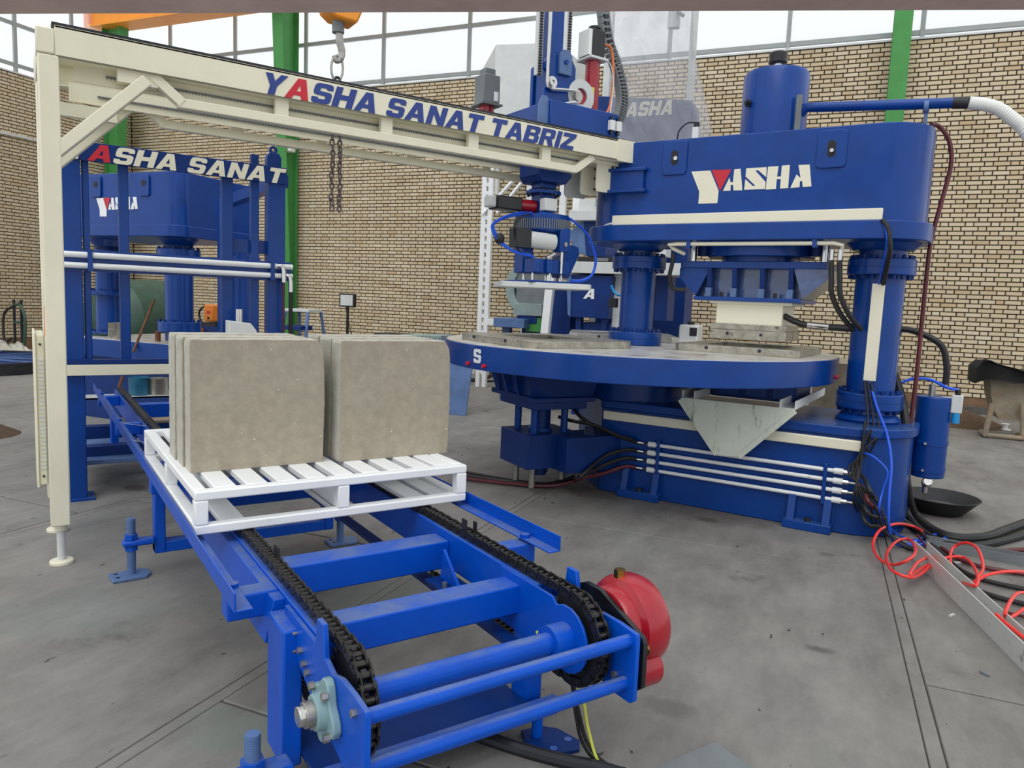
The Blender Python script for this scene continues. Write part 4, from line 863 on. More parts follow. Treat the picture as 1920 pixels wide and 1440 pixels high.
# logo plate
zc = lambda x, y: (lambda p: (p.x, p.z))(at_b(1140+x/6, 200+y/6, 4.575))
zd = lambda x, y: (lambda p: (p.x, p.z))(at_b(1120+x/2.4, y/2.4, 4.575))
LOGO = [('trim', [zc(*q) for q in ((937, 730), (1150, 718), (1243, 945), (1228, 1085), (1015, 1090), (1025, 955))]),
        ('redlogo', [zc(*q) for q in ((1165, 712), (1387, 705), (1260, 945))]),
        ('trim', [zc(*q) for q in ((1420, 705), (1490, 698), (1510, 940), (1412, 942), (1406, 878), (1378, 880), (1376, 944), (1292, 947), (1366, 795), (1376, 850), (1404, 850))]),
        ('trim', [zc(*q) for q in ((1555, 692), (1785, 680), (1778, 792), (1690, 715), (1656, 718), (1772, 848), (1765, 925), (1530, 935), (1543, 815), (1630, 893), (1657, 888), (1546, 785))]),
        ('trim', [zd(*q) for q in ((768, 750), (815, 747), (808, 795), (826, 794), (830, 745), (866, 742), (858, 846), (822, 848), (825, 805), (807, 806), (803, 850), (757, 853))]),
        ('trim', [zd(*q) for q in ((905, 742), (955, 740), (963, 838), (924, 841), (921, 814), (911, 815), (909, 842), (868, 846), (896, 785), (914, 800))])]
for mt, poly in LOGO: ptag(pr.mb().prism(poly, 'y', 4.577, 4.5805), 'logo_letter', mt)
# cylinder tank on the lintel
ct = ptag(pr.mb().lathe([(.10, 2.306), (.196, 2.306), (.196, 2.70), (.185, 2.725), (.12, 2.738), (.02, 2.742)], (-1.165, 4.9, 0), 44), 'oil_tank', 'blue')
ptag(pr.mb().cyl((-1.165, 4.9, 2.735), (-1.165, 4.9, 2.79), .026, 16), 'breather_neck', 'chrome', ct)
m = pr.mb(); m.lathe([(.035, 2.785), (.056, 2.79), (.056, 2.845), (.05, 2.852)], (-1.165, 4.9, 0), 28); ptag(m, 'breather_cap', 'blackgloss', ct)
m = pr.mb(); m.cyl((-1.29, 4.72, 2.52), (-1.28, 4.735, 2.52), .022, 6); m.cyl((-1.295, 4.71, 2.52), (-1.29, 4.72, 2.52), .012, 6); ptag(m, 'plug', 'dark', ct, kind='stuff')
gb = at_b(1500, 178, 4.76); gbb = at_b(1494, 245, 4.76)
ptag(pr.mb().bar(gb, gbb, .03, .02, (0, 1, 0)), 'sight_glass', 'mid', ct)
s0, s1, s2 = at_b(1497, 218, 4.85), at_b(1512, 202, 4.85), at_b(1787, 193, 4.85)
pipe = ptag(pr.mb().tube([s0, s1, at_b(1530, 201, 4.85), s2], .029, 18), 'return_pipe', 'blue', ct)
e1 = at_b(1816, 193, 4.85); m = pr.mb(); m.cyl(s2, e1, .032, 16); ptag(m, 'pipe_clamp', 'dark', pipe)
wh = [e1, at_b(1840, 195, 4.86), at_b(1870, 203, 4.88), at_b(1900, 224, 4.9), at_b(1925, 248, 4.92), at_b(1990, 330, 4.95)]
wp_ = spline(wh, 16); ptag(pr.mb().tube(wp_, [.034 + (.002 if i % 2 else -.002) for i in range(len(wp_))], 14), 'corrugated_hose', 'offwhite', pipe)
k0 = at_b(1737, 207, 4.85); ptag(pr.mb().cyl((k0.x, 4.85, 2.306), (k0.x, 4.85, k0.z), .01, 10), 'pipe_stand', 'steelblue', pipe); ptag(pr.mb().ring((k0.x-.012, 4.85, k0.z+.02), (k0.x+.012, 4.85, k0.z+.02), .038, .029, 18), 'pipe_strap', 'steelblue', pipe)
for px, py in ((1565, 226), (1525, 236)):
    q = at_b(px, py, 4.85); ptag(pr.mb().cyl((q.x, 4.85, 2.306), (q.x, 4.85, 2.34), .016, 10), 'lintel_plug', 'dark')
q = at_b(1306, 240, 4.8); v = ptag(pr.mb().box(q.x-.02, q.x+.02, 4.78, 4.82, 2.306, 2.42), 'pressure_switch', 'offwhite')
ptag(pr.mb().cyl((q.x, 4.8, 2.42), (q.x, 4.8, 2.45), .018, 12), 'switch_cap', 'blackgloss', v); ptag(pr.mb().bar((q.x-.05, 4.8, 2.335), (q.x+.08, 4.8, 2.335), .03, .03), 'switch_manifold', 'dark', v)
ptag(pr.mb().hose([(q.x, 4.8, 2.45), (q.x-.06, 4.79, 2.45), (q.x-.11, 4.78, 2.40), (q.x-.12, 4.78, 2.31)], .005), 'switch_cable', 'black', v)
# pipe under the lintel and guide rods
ptag(pr.mb().tube([(-1.60, 4.66, 1.60), (-1.66, 4.60, 1.63), (-1.68, 4.58, 1.652), (-1.62, 4.575, 1.655), (-.70, 4.575, 1.655), (-.655, 4.58, 1.645), (-.66, 4.62, 1.60)], .013, 12), 'hydraulic_pipe', 'trim')
for a in (-1.545, -.80): ptag(pr.mb().box(a-.012, a+.012, 4.555, 4.60, 1.63, 1.68), 'pipe_clamp', 'blue')
ptag(pr.mb().cyl((-1.19, 4.95, 1.59), (-1.19, 4.95, 1.68), .33, 44), 'cylinder_gland', 'blue', bevel=.006)
ptag(pr.mb().cyl((-1.19, 4.95, 1.555), (-1.19, 4.95, 1.60), .24, 40), 'piston', 'blue')
for a in (-1.58, -.775): ptag(pr.mb().cyl((a, 4.78, 1.56), (a, 4.78, 1.68), .022, 16), 'guide_rod', 'chrome'); 
for a in (-1.53, -.83): ptag(pr.mb().cyl((a, 4.85, 1.60), (a, 4.85, 1.68), .045, 18), 'rod_bush', 'navy')
# ram crosshead
TOPZ, BOTZ = 1.545, 1.335
ram = ptag(pr.mb().box(-1.635, -.745, 4.70, 5.20, TOPZ-.03, TOPZ+.012), 'ram', 'blue', bevel=.003)
ptag(pr.mb().box(-1.535, -.875, 4.70, 5.20, BOTZ-.025, BOTZ), 'ram_bottom_plate', 'blue', ram, .003)
ptag(pr.mb().prism([(-1.645, TOPZ-.03), (-.735, TOPZ-.03), (-.735, 1.455), (-.87, BOTZ), (-1.53, BOTZ), (-1.645, 1.455)], 'y', 4.80, 5.10), 'ram_core', 'oily_sheen_tint', ram)
for a in (-1.445, -1.285, -1.115, -.945):
    m = pr.mb(); m.prism([(4.70, TOPZ-.03), (4.80, TOPZ-.03), (4.80, BOTZ), (4.735, BOTZ)], 'x', a-.014, a+.014); ptag(m, 'ram_rib', 'navy', ram)
    ptag(pr.mb().box(a-.018, a+.018, 4.705, 4.745, BOTZ, BOTZ+.055), 'rib_foot', 'steelblue', ram)
for s_, a in ((-1, -1.645), (1, -.735)):
    ptag(pr.mb().prism([(a, TOPZ-.03), (a-s_*.20 if s_ > 0 else a+.20, TOPZ-.03), (a+.115 if s_ < 0 else a-.135, BOTZ), (a, 1.455)], 'y', 4.72, 4.80), 'ram_end', 'blue' if s_ < 0 else 'oily_sheen_tint', ram)
for a in (-1.36, -1.03): ptag(pr.mb().cyl((a, 4.715, BOTZ), (a, 4.715, BOTZ+.03), .012, 6), 'clamp_bolt', 'dark', ram)
# punch
pu = ptag(pr.mb().box(-1.435, -.93, 4.73, 5.12, 1.292, 1.31), 'punch_plate', 'trim', bevel=.002)
ptag(pr.mb().box(-1.395, -.985, 4.75, 5.10, 1.165, 1.294), 'punch_block', 'trim', pu, .003)
ptag(pr.mb().box(-1.42, -.955, 4.735, 5.12, 1.13, 1.166), 'punch_shoe', 'worn', pu, .002)
ptag(pr.mb().box(-1.425, -.95, 4.73, 5.125, 1.072, 1.129), 'punch_shoe', 'worn', pu, .002)
for a in (-1.31, -1.10): ptag(pr.mb().cyl((a, 4.722, 1.105), (a, 4.73, 1.105), .009, 6), 'shoe_bolt', 'dark', pu)
# hoses at the ram
ptag(pr.mb().hose([(-1.66, 4.62, 1.60), (-1.665, 4.62, 1.53), (-1.68, 4.63, 1.45), (-1.66, 4.65, 1.38), (-1.58, 4.68, 1.37)], .014), 'ram_hose', 'hose')
for d in (0, .045):
    ptag(pr.mb().cyl((-.71+d, 4.60, 1.55), (-.71+d, 4.60, 1.62), .014, 12), 'hose_fitting', 'chrome')
    ptag(pr.mb().hose([(-.71+d, 4.60, 1.56), (-.70+d, 4.60, 1.45), (-.69+d, 4.61, 1.36), (-.64+d, 4.66, 1.25), (-.58+d, 4.74, 1.17)], .015), 'ram_hose', 'hose')
ptag(pr.mb().hose([(-.985, 4.80, 1.23), (-.92, 4.79, 1.20), (-.84, 4.78, 1.18), (-.70, 4.79, 1.172), (-.55, 4.85, 1.172), (-.40, 5.06, 1.18), (-.28, 5.10, 1.17), (-.14, 5.12, 1.10), (-.095, 5.13, .98), (-.09, 5.14, .86)], .019), 'ram_hose', 'hose')
ptag(pr.mb().cyl((-.84, 4.78, 1.18), (-.72, 4.788, 1.173), .022, 14), 'hose_coupling', 'steel')
# pedestal drum, steel ring and turntable
TA, TB, TR, T0, T1 = -2.005, 4.9, 1.335, .832, .98
ptag(pr.mb().cyl((TA, TB, .62), (TA, TB, .775), .40, 48), 'pedestal', 'blue', bevel=.004)
ptag(pr.mb().cyl((TA, TB, .775), (TA, TB, T0), .36, 48), 'bearing_ring', 'steel')
tt = ptag(pr.mb().cyl((TA, TB, T0), (TA, TB, T1), TR, 96), 'turntable', 'blue', bevel=.004)
ptag(pr.mb().cyl((TA, TB, T1), (TA, TB, T1+.003), TR-.008, 96), 'turntable_top', 'tabletop', tt)
# S mark and red bolts on the rim
def rim(px, py):
    best = None
    for i in range(1440):
        a = math.pi*.8 + i*math.pi*1.4/1440; q = (TA+TR*math.cos(a), TB+TR*math.sin(a)); x, y, zf = proj(wr((q[0], q[1], .9), 'p'))
        if abs(x-px) < 3 and (best is None or zf < best[0]): best = (zf, a)
    return best[1]
a = rim(893, 663); c_, s_ = math.cos(a), math.sin(a); td = (-s_, c_, 0); l0 = Vector((TA+(TR+.002)*c_, TB+(TR+.002)*s_, .873)) - Vector(td)*.04
word(tt, 'S', .085, l0, .078, 'white', pr.b, 0, xd=td)
for px, z in ((877, .862), (907, .862)):
    a = rim(px, 684); ptag(pr.mb().cyl((TA+TR*math.cos(a), TB+TR*math.sin(a), z), (TA+(TR+.018)*math.cos(a), TB+(TR+.018)*math.sin(a), z), .013, 8), 'red_bolt', 'redlogo', tt)
a = rim(1570, 700); ptag(pr.mb().cyl((TA+TR*math.cos(a), TB+TR*math.sin(a), .87), (TA+(TR+.018)*math.cos(a), TB+(TR+.018)*math.sin(a), .87), .013, 8), 'red_bolt', 'redlogo', tt)
a = rim(1292, 700); ptag(pr.mb().box(-.001, .001, -.001, .001, T0, T1), 'rim_seam', 'navy', tt) if False else None
# mould frames on the turntable
def mould(ca_, cb_, hx, hy, rot, mt, hole=(.235, .235), ch=.06, top=1.028):
    c_, s_ = math.cos(rot), math.sin(rot); tr = lambda p: (ca_+p[0]*c_-p[1]*s_, cb_+p[0]*s_+p[1]*c_)
    z0, z1 = T1+.003, top
    segs = [[(-hx+ch, -hy), (hx-ch, -hy), (hx, -hy+ch), (hx, -hole[1]), (-hx, -hole[1]), (-hx, -hy+ch)],
            [(-hx, hole[1]), (hx, hole[1]), (hx, hy-ch), (hx-ch, hy), (-hx+ch, hy), (-hx, hy-ch)],
            [(-hx, -hole[1]), (-hole[0], -hole[1]), (-hole[0], hole[1]), (-hx, hole[1])],
            [(hole[0], -hole[1]), (hx, -hole[1]), (hx, hole[1]), (hole[0], hole[1])]]
    first = None
    for i, sgm in enumerate(segs):
        m = pr.mb(); m.prism([tr(p) for p in sgm], 'z', z0, z1); o = ptag(m, 'mould_frame_bar' if i else 'mould_frame', mt, tt if first is None else tt, .003); first = first or o
    m = pr.mb(); m.prism([tr(p) for p in ((-hole[0], -hole[1]), (hole[0], -hole[1]), (hole[0], hole[1]), (-hole[0], hole[1]))], 'z', z0, z0+.006); ptag(m, 'mould_floor', 'mid', tt)
    for x in (-hx*.45, hx*.4):
        q = tr((x, -hy)); q2 = tr((x, -hy-.006)); ptag(pr.mb().cyl((q[0], q[1], (z0+z1)/2+.006), (q2[0], q2[1], (z0+z1)/2+.006), .011, 6), 'frame_bolt', 'dark', tt)
mould(-1.225, 5.0, .385, .40, 0, 'worn', (.235, .22), .03)
mould(-2.37, 4.25, .46, .42, R(-26), 'worn', (.25, .22), .09)
mould(-2.42, 5.62, .42, .42, R(26), 'steel', (.25, .22), .06)
# dark rail under the table and the box panels
bx = ptag(pr.mb().box(-1.38, -.86, 4.72, 5.2, .70, T0-.003), 'lower_cylinder_box', 'navy', bevel=.003)
for a in (-1.33, -1.165, -1.0): ptag(pr.mb().box(a, a+.13, 4.712, 4.72, .715, .80), 'box_panel', 'blue', bx, .002)
# stained drip chute
tri = [(-1.47, .705), (-.815, .705), (-.80, .695), (-1.085, .39), (-1.105, .382), (-1.215, .375), (-1.232, .383), (-1.478, .69)]
cht = ptag(pr.mb().prism(tri, 'y', 4.40, 4.412), 'drip_chute', 'chute', bevel=.002)
for p0, p1 in (((-1.478, .69), (-1.228, .38)), ((-.80, .695), (-1.095, .386))): ptag(pr.mb().bar((p0[0], 4.40, p0[1]), (p1[0], 4.40, p1[1]), .03, .012, (0, 1, 0)), 'chute_lip', 'chute', cht)
for x0, x1 in ((-1.47, -1.39), (-.89, -.80)):
    m = pr.mb(); m.box(x0, x1, 4.41, 5.4, .700, .706); m.box(x0, x0+.006, 4.41, 5.4, .706, .75); m.box(x1-.006, x1, 4.41, 5.4, .706, .75); ptag(m, 'drip_channel', 'offwhite', cht)
# ejector station under the left of the table
ST = (-2.40, 4.28); an = R(-30); c_, s_ = math.cos(an), math.sin(an); tr = lambda p: (ST[0]+p[0]*c_-p[1]*s_, ST[1]+p[0]*s_+p[1]*c_)
hexa = lambda k: [tr((x*k, y*k)) for x, y in ((-.26, -.24), (.26, -.24), (.33, -.12), (.33, .26), (-.33, .26), (-.33, -.12))]
m = pr.mb(); n = 6; top, bot = hexa(1.0), hexa(.86)
m.add([(p[0], p[1], T0-.004) for p in top] + [(p[0], p[1], .655) for p in bot], [list(range(6)), list(range(6, 12))[::-1]] + [(i, (i+1) % 6, 6+(i+1) % 6, 6+i) for i in range(6)])
ej = ptag(m, 'ejector_housing', 'navy', bevel=.004)
for x in (-.22, -.05, .12): q0, q1 = tr((x, -.265)), tr((x*.86, -.222)); ptag(pr.mb().bar((q0[0], q0[1], T0-.01), (q1[0], q1[1], .66), .012, .03), 'housing_rib', 'blue', ej)
ptag(pr.mb().prism([tr(p) for p in ((-.30, -.22), (.30, -.22), (.30, .24), (-.30, .24))], 'z', .625, .656), 'ejector_plate', 'navy', ej, .004)
ptag(pr.mb().prism([tr(p) for p in ((-.2, -.2), (.26, -.2), (.26, .2), (-.2, .2))], 'z', .575, .625), 'ejector_plate', 'navy', ej, .004)
for x, y in ((-.10, -.11), (.12, -.11), (-.10, .12), (.12, .12)):
    q = tr((x, y)); ptag(pr.mb().cyl((q[0], q[1], .39), (q[0], q[1], .58), .024, 16), 'guide_post', 'blue', ej)
    ptag(pr.mb().cyl((q[0], q[1], .04 if y < 0 else .08), (q[0], q[1], .20), .021, 16), 'guide_rod_end', 'steel', ej)
q = tr((.01, 0)); ptag(pr.mb().cyl((q[0], q[1], .10), (q[0], q[1], .58), .055, 20), 'ejector_cylinder', 'navy', ej)
ptag(pr.mb().cyl((q[0], q[1], .395), (q[0], q[1], .42), .08, 20), 'cylinder_flange', 'blue', ej)
eb = ptag(pr.mb().prism([tr(p) for p in ((-.19, -.19), (.19, -.19), (.19, .22), (-.19, .22))], 'z', .175, .40), 'ejector_box', 'navy', ej, .004)
w0, w1 = tr((.19, .02)), (-2.0, 4.62); ptag(pr.mb().bar((w0[0], w0[1], .28), (w1[0], w1[1], .28), .26, .23), 'ejector_arm', 'navy', ej, .004)
ptag(pr.mb().bar((-2.17, 4.50, .25), (-2.11, 4.53, .25), .34, .30), 'arm_plate', 'blue', ej, .003)

# ---------------------------------------------------------------- oil filter tank, drip pan and hoses on the right of the press
fk = Thing('filter_tank', 'blue cylindrical filter tank with straps and ball valve at the press end', 'tank', (-.06, 5.14, .2), 'p')
q0, q1 = at_b(1747, 742, 5.14), at_b(1742, 893, 5.14); rx = at_b(1779, 800, 5.14).x; ra = (rx - at_b(1744, 800, 5.14).x)*.98; ax = (q0.x+q1.x)/2
tk = fk.mb().cyl((ax, 5.14, q1.z), (ax, 5.14, q0.z), ra, 36).build('tank_body', M['blue'], bevel=.008)
for py in (828, 878):
    z = at_b(1744, py, 5.14).z; st_ = fk.mb().ring((ax, 5.14, z-.014), (ax, 5.14, z+.014), ra+.004, ra-.002, 36).build('tank_strap', M['blue'])
    fk.mb().cyl((ax-.02, 5.14-ra-.012, z), (ax-.02, 5.14-ra, z), .008, 8).build('strap_bolt', M['chrome'], st_)
fk.mb().cyl((ax-.015, 5.14, q0.z), (ax-.015, 5.14, q0.z+.07), .02, 14).build('hose_fitting', M['steel'])
rg = fk.mb().box(ax+.09, ax+.15, 5.10, 5.16, q0.z-.09, q0.z+.02).build('air_regulator', M['pale'], bevel=.006)
fk.mb().cyl((ax+.12, 5.12, q0.z-.15), (ax+.12, 5.12, q0.z-.09), .022, 12).build('regulator_knob', M['hosecyan'], rg)
fk.mb().cyl((ax+.12, 5.12, q0.z+.02), (ax+.12, 5.12, q0.z+.05), .016, 12).build('regulator_cap', M['blackgloss'], rg)
fk.mb().cyl((ax+.04, 5.13, q0.z-.01), (ax+.1, 5.13, q0.z-.01), .018, 12).build('regulator_stem', M['steel'], rg)
bv = fk.mb().sphere((ax+.005, 5.12, q1.z-.04), .03, 14).build('ball_valve', M['chrome'])
fk.mb().cyl((ax, 5.12, q1.z-.10), (ax, 5.12, q1.z+.01), .017, 12).build('valve_pipe', M['chrome'], bv)
fk.mb().cyl((ax+.005, 5.085, q1.z-.03), (ax+.015, 5.05, q1.z-.015), .024, 14).build('valve_cap', M['chrome'], bv)
fk.mb().bar((ax-.10, 5.16, q1.z+.10), (ax-.25, 5.05, q1.z+.10), .03, .03).build('tank_bracket', M['blue'])
fk.mb().hose([(ax+.12, 5.12, q0.z+.05), (ax+.06, 5.11, q0.z+.06), (ax-.03, 5.09, q0.z+.10), (ax-.12, 5.06, q0.z+.10), (ax-.2, 5.04, q0.z+.06)], .009).build('air_hose', M['hoseblue'])
pc = Gf(1760, 960, 0)
single('drip_pan', 'black rubber drip pan under the filter tank on the floor', 'pan', tuple(pc), M['black'], lambda m: m.lathe([(.10, 0), (.135, .005), (.22, .10), (.232, .108), (.226, .112), (.212, .104), (.128, .02), (.01, .014)], (pc.x, pc.y, 0), 32), 'p')
single('pan_sediment', 'pale dry sediment settled inside the black drip pan', 'sediment', (pc.x, pc.y, .03), M['kerbgrey'], lambda m: m.lathe([(.13, .028), (.152, .042), (.09, .05), (.01, .052)], (pc.x, pc.y, 0), 24), 'p')
def floor_hose(name, label, cat, pts, r, mt, group=None, k=8):
    P_ = [Vector(p) for p in pts]; b = (P_[-1].x, P_[-1].y, 0)
    return single(name, label, cat, b, M[mt], lambda m: m.hose(P_, r, 10, k), 'p', group)
FB = lambda px, py, b: tuple(at_b(px, py, b))
FG = lambda px, py, z=.02: tuple(Gf(px, py, z))
floor_hose('hydraulic_hose', 'dark red hose looping off the top of the press and down behind the tank', 'hose', [FB(1745, 233, 4.95), FB(1762, 238, 5.0), FB(1780, 265, 5.0), FB(1783, 310, 5.0), FB(1765, 380, 4.98), FB(1746, 450, 4.97), FB(1737, 520, 4.98), FB(1728, 610, 5.0), FB(1718, 710, 5.0), FB(1706, 800, 5.0), FB(1694, 880, 4.98), FG(1690, 955), FG(1740, 1012), FG(1820, 1032), FG(1930, 1030)], .0125, 'hosered')
floor_hose('hydraulic_hose', 'thick black hose from the press column sweeping across the floor', 'hose', [FB(1676, 700, 5.02), FB(1690, 745, 5.0), FB(1699, 800, 4.95), FB(1700, 860, 4.95), FB(1700, 910, 4.9), FG(1716, 965, .04), FG(1770, 1003, .027), FG(1840, 1008, .027), FG(1890, 992, .03), FG(1950, 970, .04)], .026, 'hose')
floor_hose('hydraulic_hose', 'second black hose lying in front of the drip pan', 'hose', [FB(1692, 880, 4.9), FG(1704, 968, .04), FG(1765, 1016, .022), FG(1840, 1022, .022), FG(1960, 992, .022)], .02, 'hose')
for i, (dx, dz, mt, lab) in enumerate(((0, 0, 'hose', 'first'), (5, 12, 'hosered', 'second'), (10, 22, 'hose', 'third'), (12, 34, 'hose', 'lowest'))):
    z = .366 - .056*i
    floor_hose('hydraulic_hose', '%s of the four hoses leaving the white pipes at the press end' % lab, 'hose',
               [(-.455, 4.494, z), (-.42, 4.46, z-.01), (-.36, 4.40, z-.09), FG(1672+12*i, 960+8*i, .05), FG(1735+8*i, 1000+12*i, .018), FG(1820, 1035+22*i, .016), FG(1960, 1052+30*i, .016)], .0115, mt, 'hoses at the press end')
for i in range(6):
    xo = random.uniform(-.03, .03)
    pts = [FB(1618+3*i, 716 if i % 2 else 850, 4.72 if i % 2 else 4.5), FB(1622+5*i, 790+8*i, 4.62 if i % 2 else 4.48), FB(1612-4*i+xo*80, 880, 4.44), FB(1600+9*i, 940, 4.40), FG(1625+10*i, 975+7*i, .06), FG(1668+12*i, 1005+6*i, .015), FG(1705+10*i, 1030+2*i, .012)]
    floor_hose('control_cable', '%s thin black control cable of the bundle hanging off the press end' % ['first', 'second', 'third', 'fourth', 'fifth', 'sixth'][i], 'cable', pts, .0065, 'black', 'cables hanging off the press end')
floor_hose('air_hose', 'bright blue air hose dropping from the column cover to the floor', 'hose', [FB(1631, 716, 4.74), FB(1643, 760, 4.66), FB(1663, 815, 4.55), FB(1671, 870, 4.46), FB(1667, 930, 4.40), FB(1667, 985, 4.38), FG(1680, 1020), FG(1720, 1022), FG(1765, 1012), FG(1772, 1002), FG(1740, 1005), FG(1700, 1022)], .0075, 'hoseblue')
floor_hose('air_hose', 'thin blue air hose curving beside the lower cable cover', 'hose', [FB(1617, 848, 4.48), FB(1640, 858, 4.46), FB(1664, 885, 4.44), FB(1655, 920, 4.42), FB(1650, 960, 4.40), FG(1680, 1000), FG(1730, 1016), FG(1775, 1010)], .006, 'hoseblue')
floor_hose('control_cable', 'black cable running from the lintel cover down to the column cover', 'cable', [FB(1654, 412, 4.55), FB(1665, 430, 4.54), FB(1669, 465, 4.54), FB(1663, 500, 4.62), FB(1656, 532, 4.74)], .013, 'black')
floor_hose('air_hose', 'blue hose beside the black cable above the column cover', 'hose', [FB(1652, 412, 4.55), FB(1660, 428, 4.54), FB(1663, 455, 4.54), FB(1655, 500, 4.62), FB(1648, 532, 4.74)], .006, 'hoseblue')
floor_hose('signal_cable', 'short white cables at the left end of the lintel cover', 'cable', [FB(1152, 418, 4.56), FB(1140, 421, 4.57), FB(1130, 426, 4.62), FB(1135, 430, 4.68)], .007, 'offwhite')
# red coiled air hose over the channel
C_ = [(1728, 1005), (1710, 996), (1680, 992), (1650, 1003), (1636, 1030), (1645, 1056), (1672, 1070), (1700, 1062), (1716, 1044), (1705, 1022), (1682, 1024), (1662, 1048), (1668, 1078), (1700, 1094), (1722, 1090), (1748, 1066), (1745, 1054), (1720, 1066), (1704, 1092), (1730, 1075), (1775, 1056), (1810, 1058), (1830, 1085), (1828, 1110), (1800, 1100), (1782, 1070), (1784, 1040), (1808, 1028), (1832, 1040), (1842, 1075), (1830, 1098), (1815, 1112), (1850, 1090), (1900, 1083), (1940, 1090), (1960, 1110), (1940, 1124), (1905, 1126), (1884, 1160), (1890, 1172), (1925, 1150)]
P_ = [Gf(px, py, .02 + (.05 if i % 5 in (2, 3) else 0)) for i, (px, py) in enumerate(C_)]
for i, p in enumerate(P_):                                   # lift where the coil lies over the grey channel
    if p.x > -.35: p.z += .03
single('coiled_air_hose', 'bright red coiled air hose lying over the grey channel', 'hose', (P_[8].x, P_[8].y, 0), M['coil'], lambda m: m.hose(P_, .0075, 10, 10), 'p')
floor_hose('air_hose', 'straight red air hose running beside the coil to the lower right', 'hose', [FG(1720, 1003, .03), FG(1760, 1055, .016), FG(1800, 1105, .016), FG(1860, 1140, .016), FG(1960, 1165, .016)], .007, 'hosered')
floor_hose('air_hose', 'red hose tail at the right edge along the channel', 'hose', [FG(1868, 1152, .09), FG(1890, 1172, .085), FG(1925, 1200, .08), FG(1975, 1240, .08)], .008, 'coil')
# painted steel channels on the floor
c0, c1 = G(1712, 1047), G(1990, 1330)
def chan(m, a, b, w, h):
    d = (b-a).normalized(); n = Vector((-d.y, d.x, 0)); up = Vector((0, 0, 1))
    m.bar(a+up*(h/2), b+up*(h/2), .005, h); m.bar(a+n*w+up*(h/2), b+n*w+up*(h/2), .005, h); m.bar(a+n*(w/2)+up*.003, b+n*(w/2)+up*.003, w, .006)
single('cable_channel', 'pale grey steel channel with scuffed edge lying on the floor at the right', 'channel', tuple(c0), M['tapegrey'], lambda m: chan(m, c0, c1, .06, .095))
d0, d1 = G(1735, 1027), G(1990, 1075)
single('cable_channel', 'dark grey steel channel lying behind the red coil hose', 'channel', tuple(d0), M['mid'], lambda m: chan(m, d0, d1, .08, .05))
# ================================================================ PALLET STACKER FRAME lettered SANAT (behind the gantry post)
FY = 4.85
fx = lambda px, py=600: at_y(px, py, FY)
sf = Thing('stacker_frame', 'dark blue stacker frame with a YASHA SANAT banner, behind the cream gantry post', 'machine frame', (.82, FY, 0))
def post(x0, x1, z0, z1, d0=0, d1=.08, nm='post', mt='blue'): return sf.mb().box(x0, x1, FY+d0, FY+d1, z0, z1).build(nm, M[mt], bevel=.005)
post(fx(118).x, fx(157).x, 0, 2.02, .0, .12); sf.mb().box(fx(118).x-.05, fx(160).x+.03, FY-.03, FY+.15, 0, .012).build('post_base', M['blue'])
post(fx(503).x, fx(534).x, 0, 2.02, .0, .10)
for a, b, z0 in ((160, 173, .76), (227, 246, .76), (418, 439, .5), (472, 487, .5)): post(fx(a).x, fx(b).x, z0, 1.96, .02, .07)
bt, bb_ = at_y(370, 295, FY).z, at_y(370, 327, FY).z
ban = sf.mb().box(fx(125).x-.02, fx(537, 330).x, FY-.012, FY, bb_, bt+.004).build('banner', M['navy'], bevel=.002)
sf.mb().box(fx(125).x-.02, fx(537, 330).x, FY, FY+.05, bt-.012, bt+.004).build('banner_flange', M['navy'], ban)
word(ban, 'YASHA SANAT', (bt-bb_)*.93, (fx(118, 300).x, FY-.0145, bb_+.003), fx(536, 330).x-fx(118, 300).x, ['trim', 'redlogo'] + ['trim']*8, sf.b)
zr0, zr1 = at_y(310, 487, FY-.03).z, at_y(310, 506, FY-.03).z
for z in (zr0, zr1):
    p_ = sf.mb().cyl((fx(112).x, FY-.035, z), (fx(545, 510).x, FY-.035, z), .017, 14).build('white_pipe', M['white'])
sf.mb().box(fx(118).x, fx(545, 510).x, FY-.012, FY+.0, zr1-.03, zr0+.03).build('pipe_backing', M['blue'])
for px in (168, 507): sf.mb().box(fx(px, 500).x-.012, fx(px, 500).x+.012, FY-.058, FY, zr1-.03, zr0+.03).build('pipe_clamp', M['blue'])
zb0, zb1 = at_y(220, 703, FY-.03).z, at_y(220, 683, FY-.03).z
sf.mb().box(fx(118).x, 1.46, FY-.04, FY, zb0, zb1).build('white_bar', M['cream'], bevel=.003)
sf.mb().box(fx(118).x, 1.46, FY-.04, FY+.02, zb1+.002, zb1+.028).build('bar_cap', M['navy'])
# lug and short post on top of the right post
xl = fx(516, 310).x
sf.mb().prism([(xl-.045, 2.0), (xl+.045, 2.0), (xl+.045, 2.10), (xl+.03, 2.125), (xl-.03, 2.125), (xl-.045, 2.10)], 'y', FY+.02, FY+.08).build('post_head', M['navy'], bevel=.004)
sf.mb().ring((xl, FY+.04, 2.145), (xl, FY+.055, 2.145), .026, .011, 18).build('lifting_eye', M['navy'])
xs = fx(480, 310).x; sf.mb().box(xs-.022, xs+.022, FY+.02, FY+.06, 2.0, 2.10).build('short_post', M['navy'])
sf.mb().box(fx(440).x, fx(503).x, FY+.06, FY+.11, at_y(470, 475, FY+.08).z, at_y(470, 450, FY+.08).z).build('cross_bar', M['blue'])
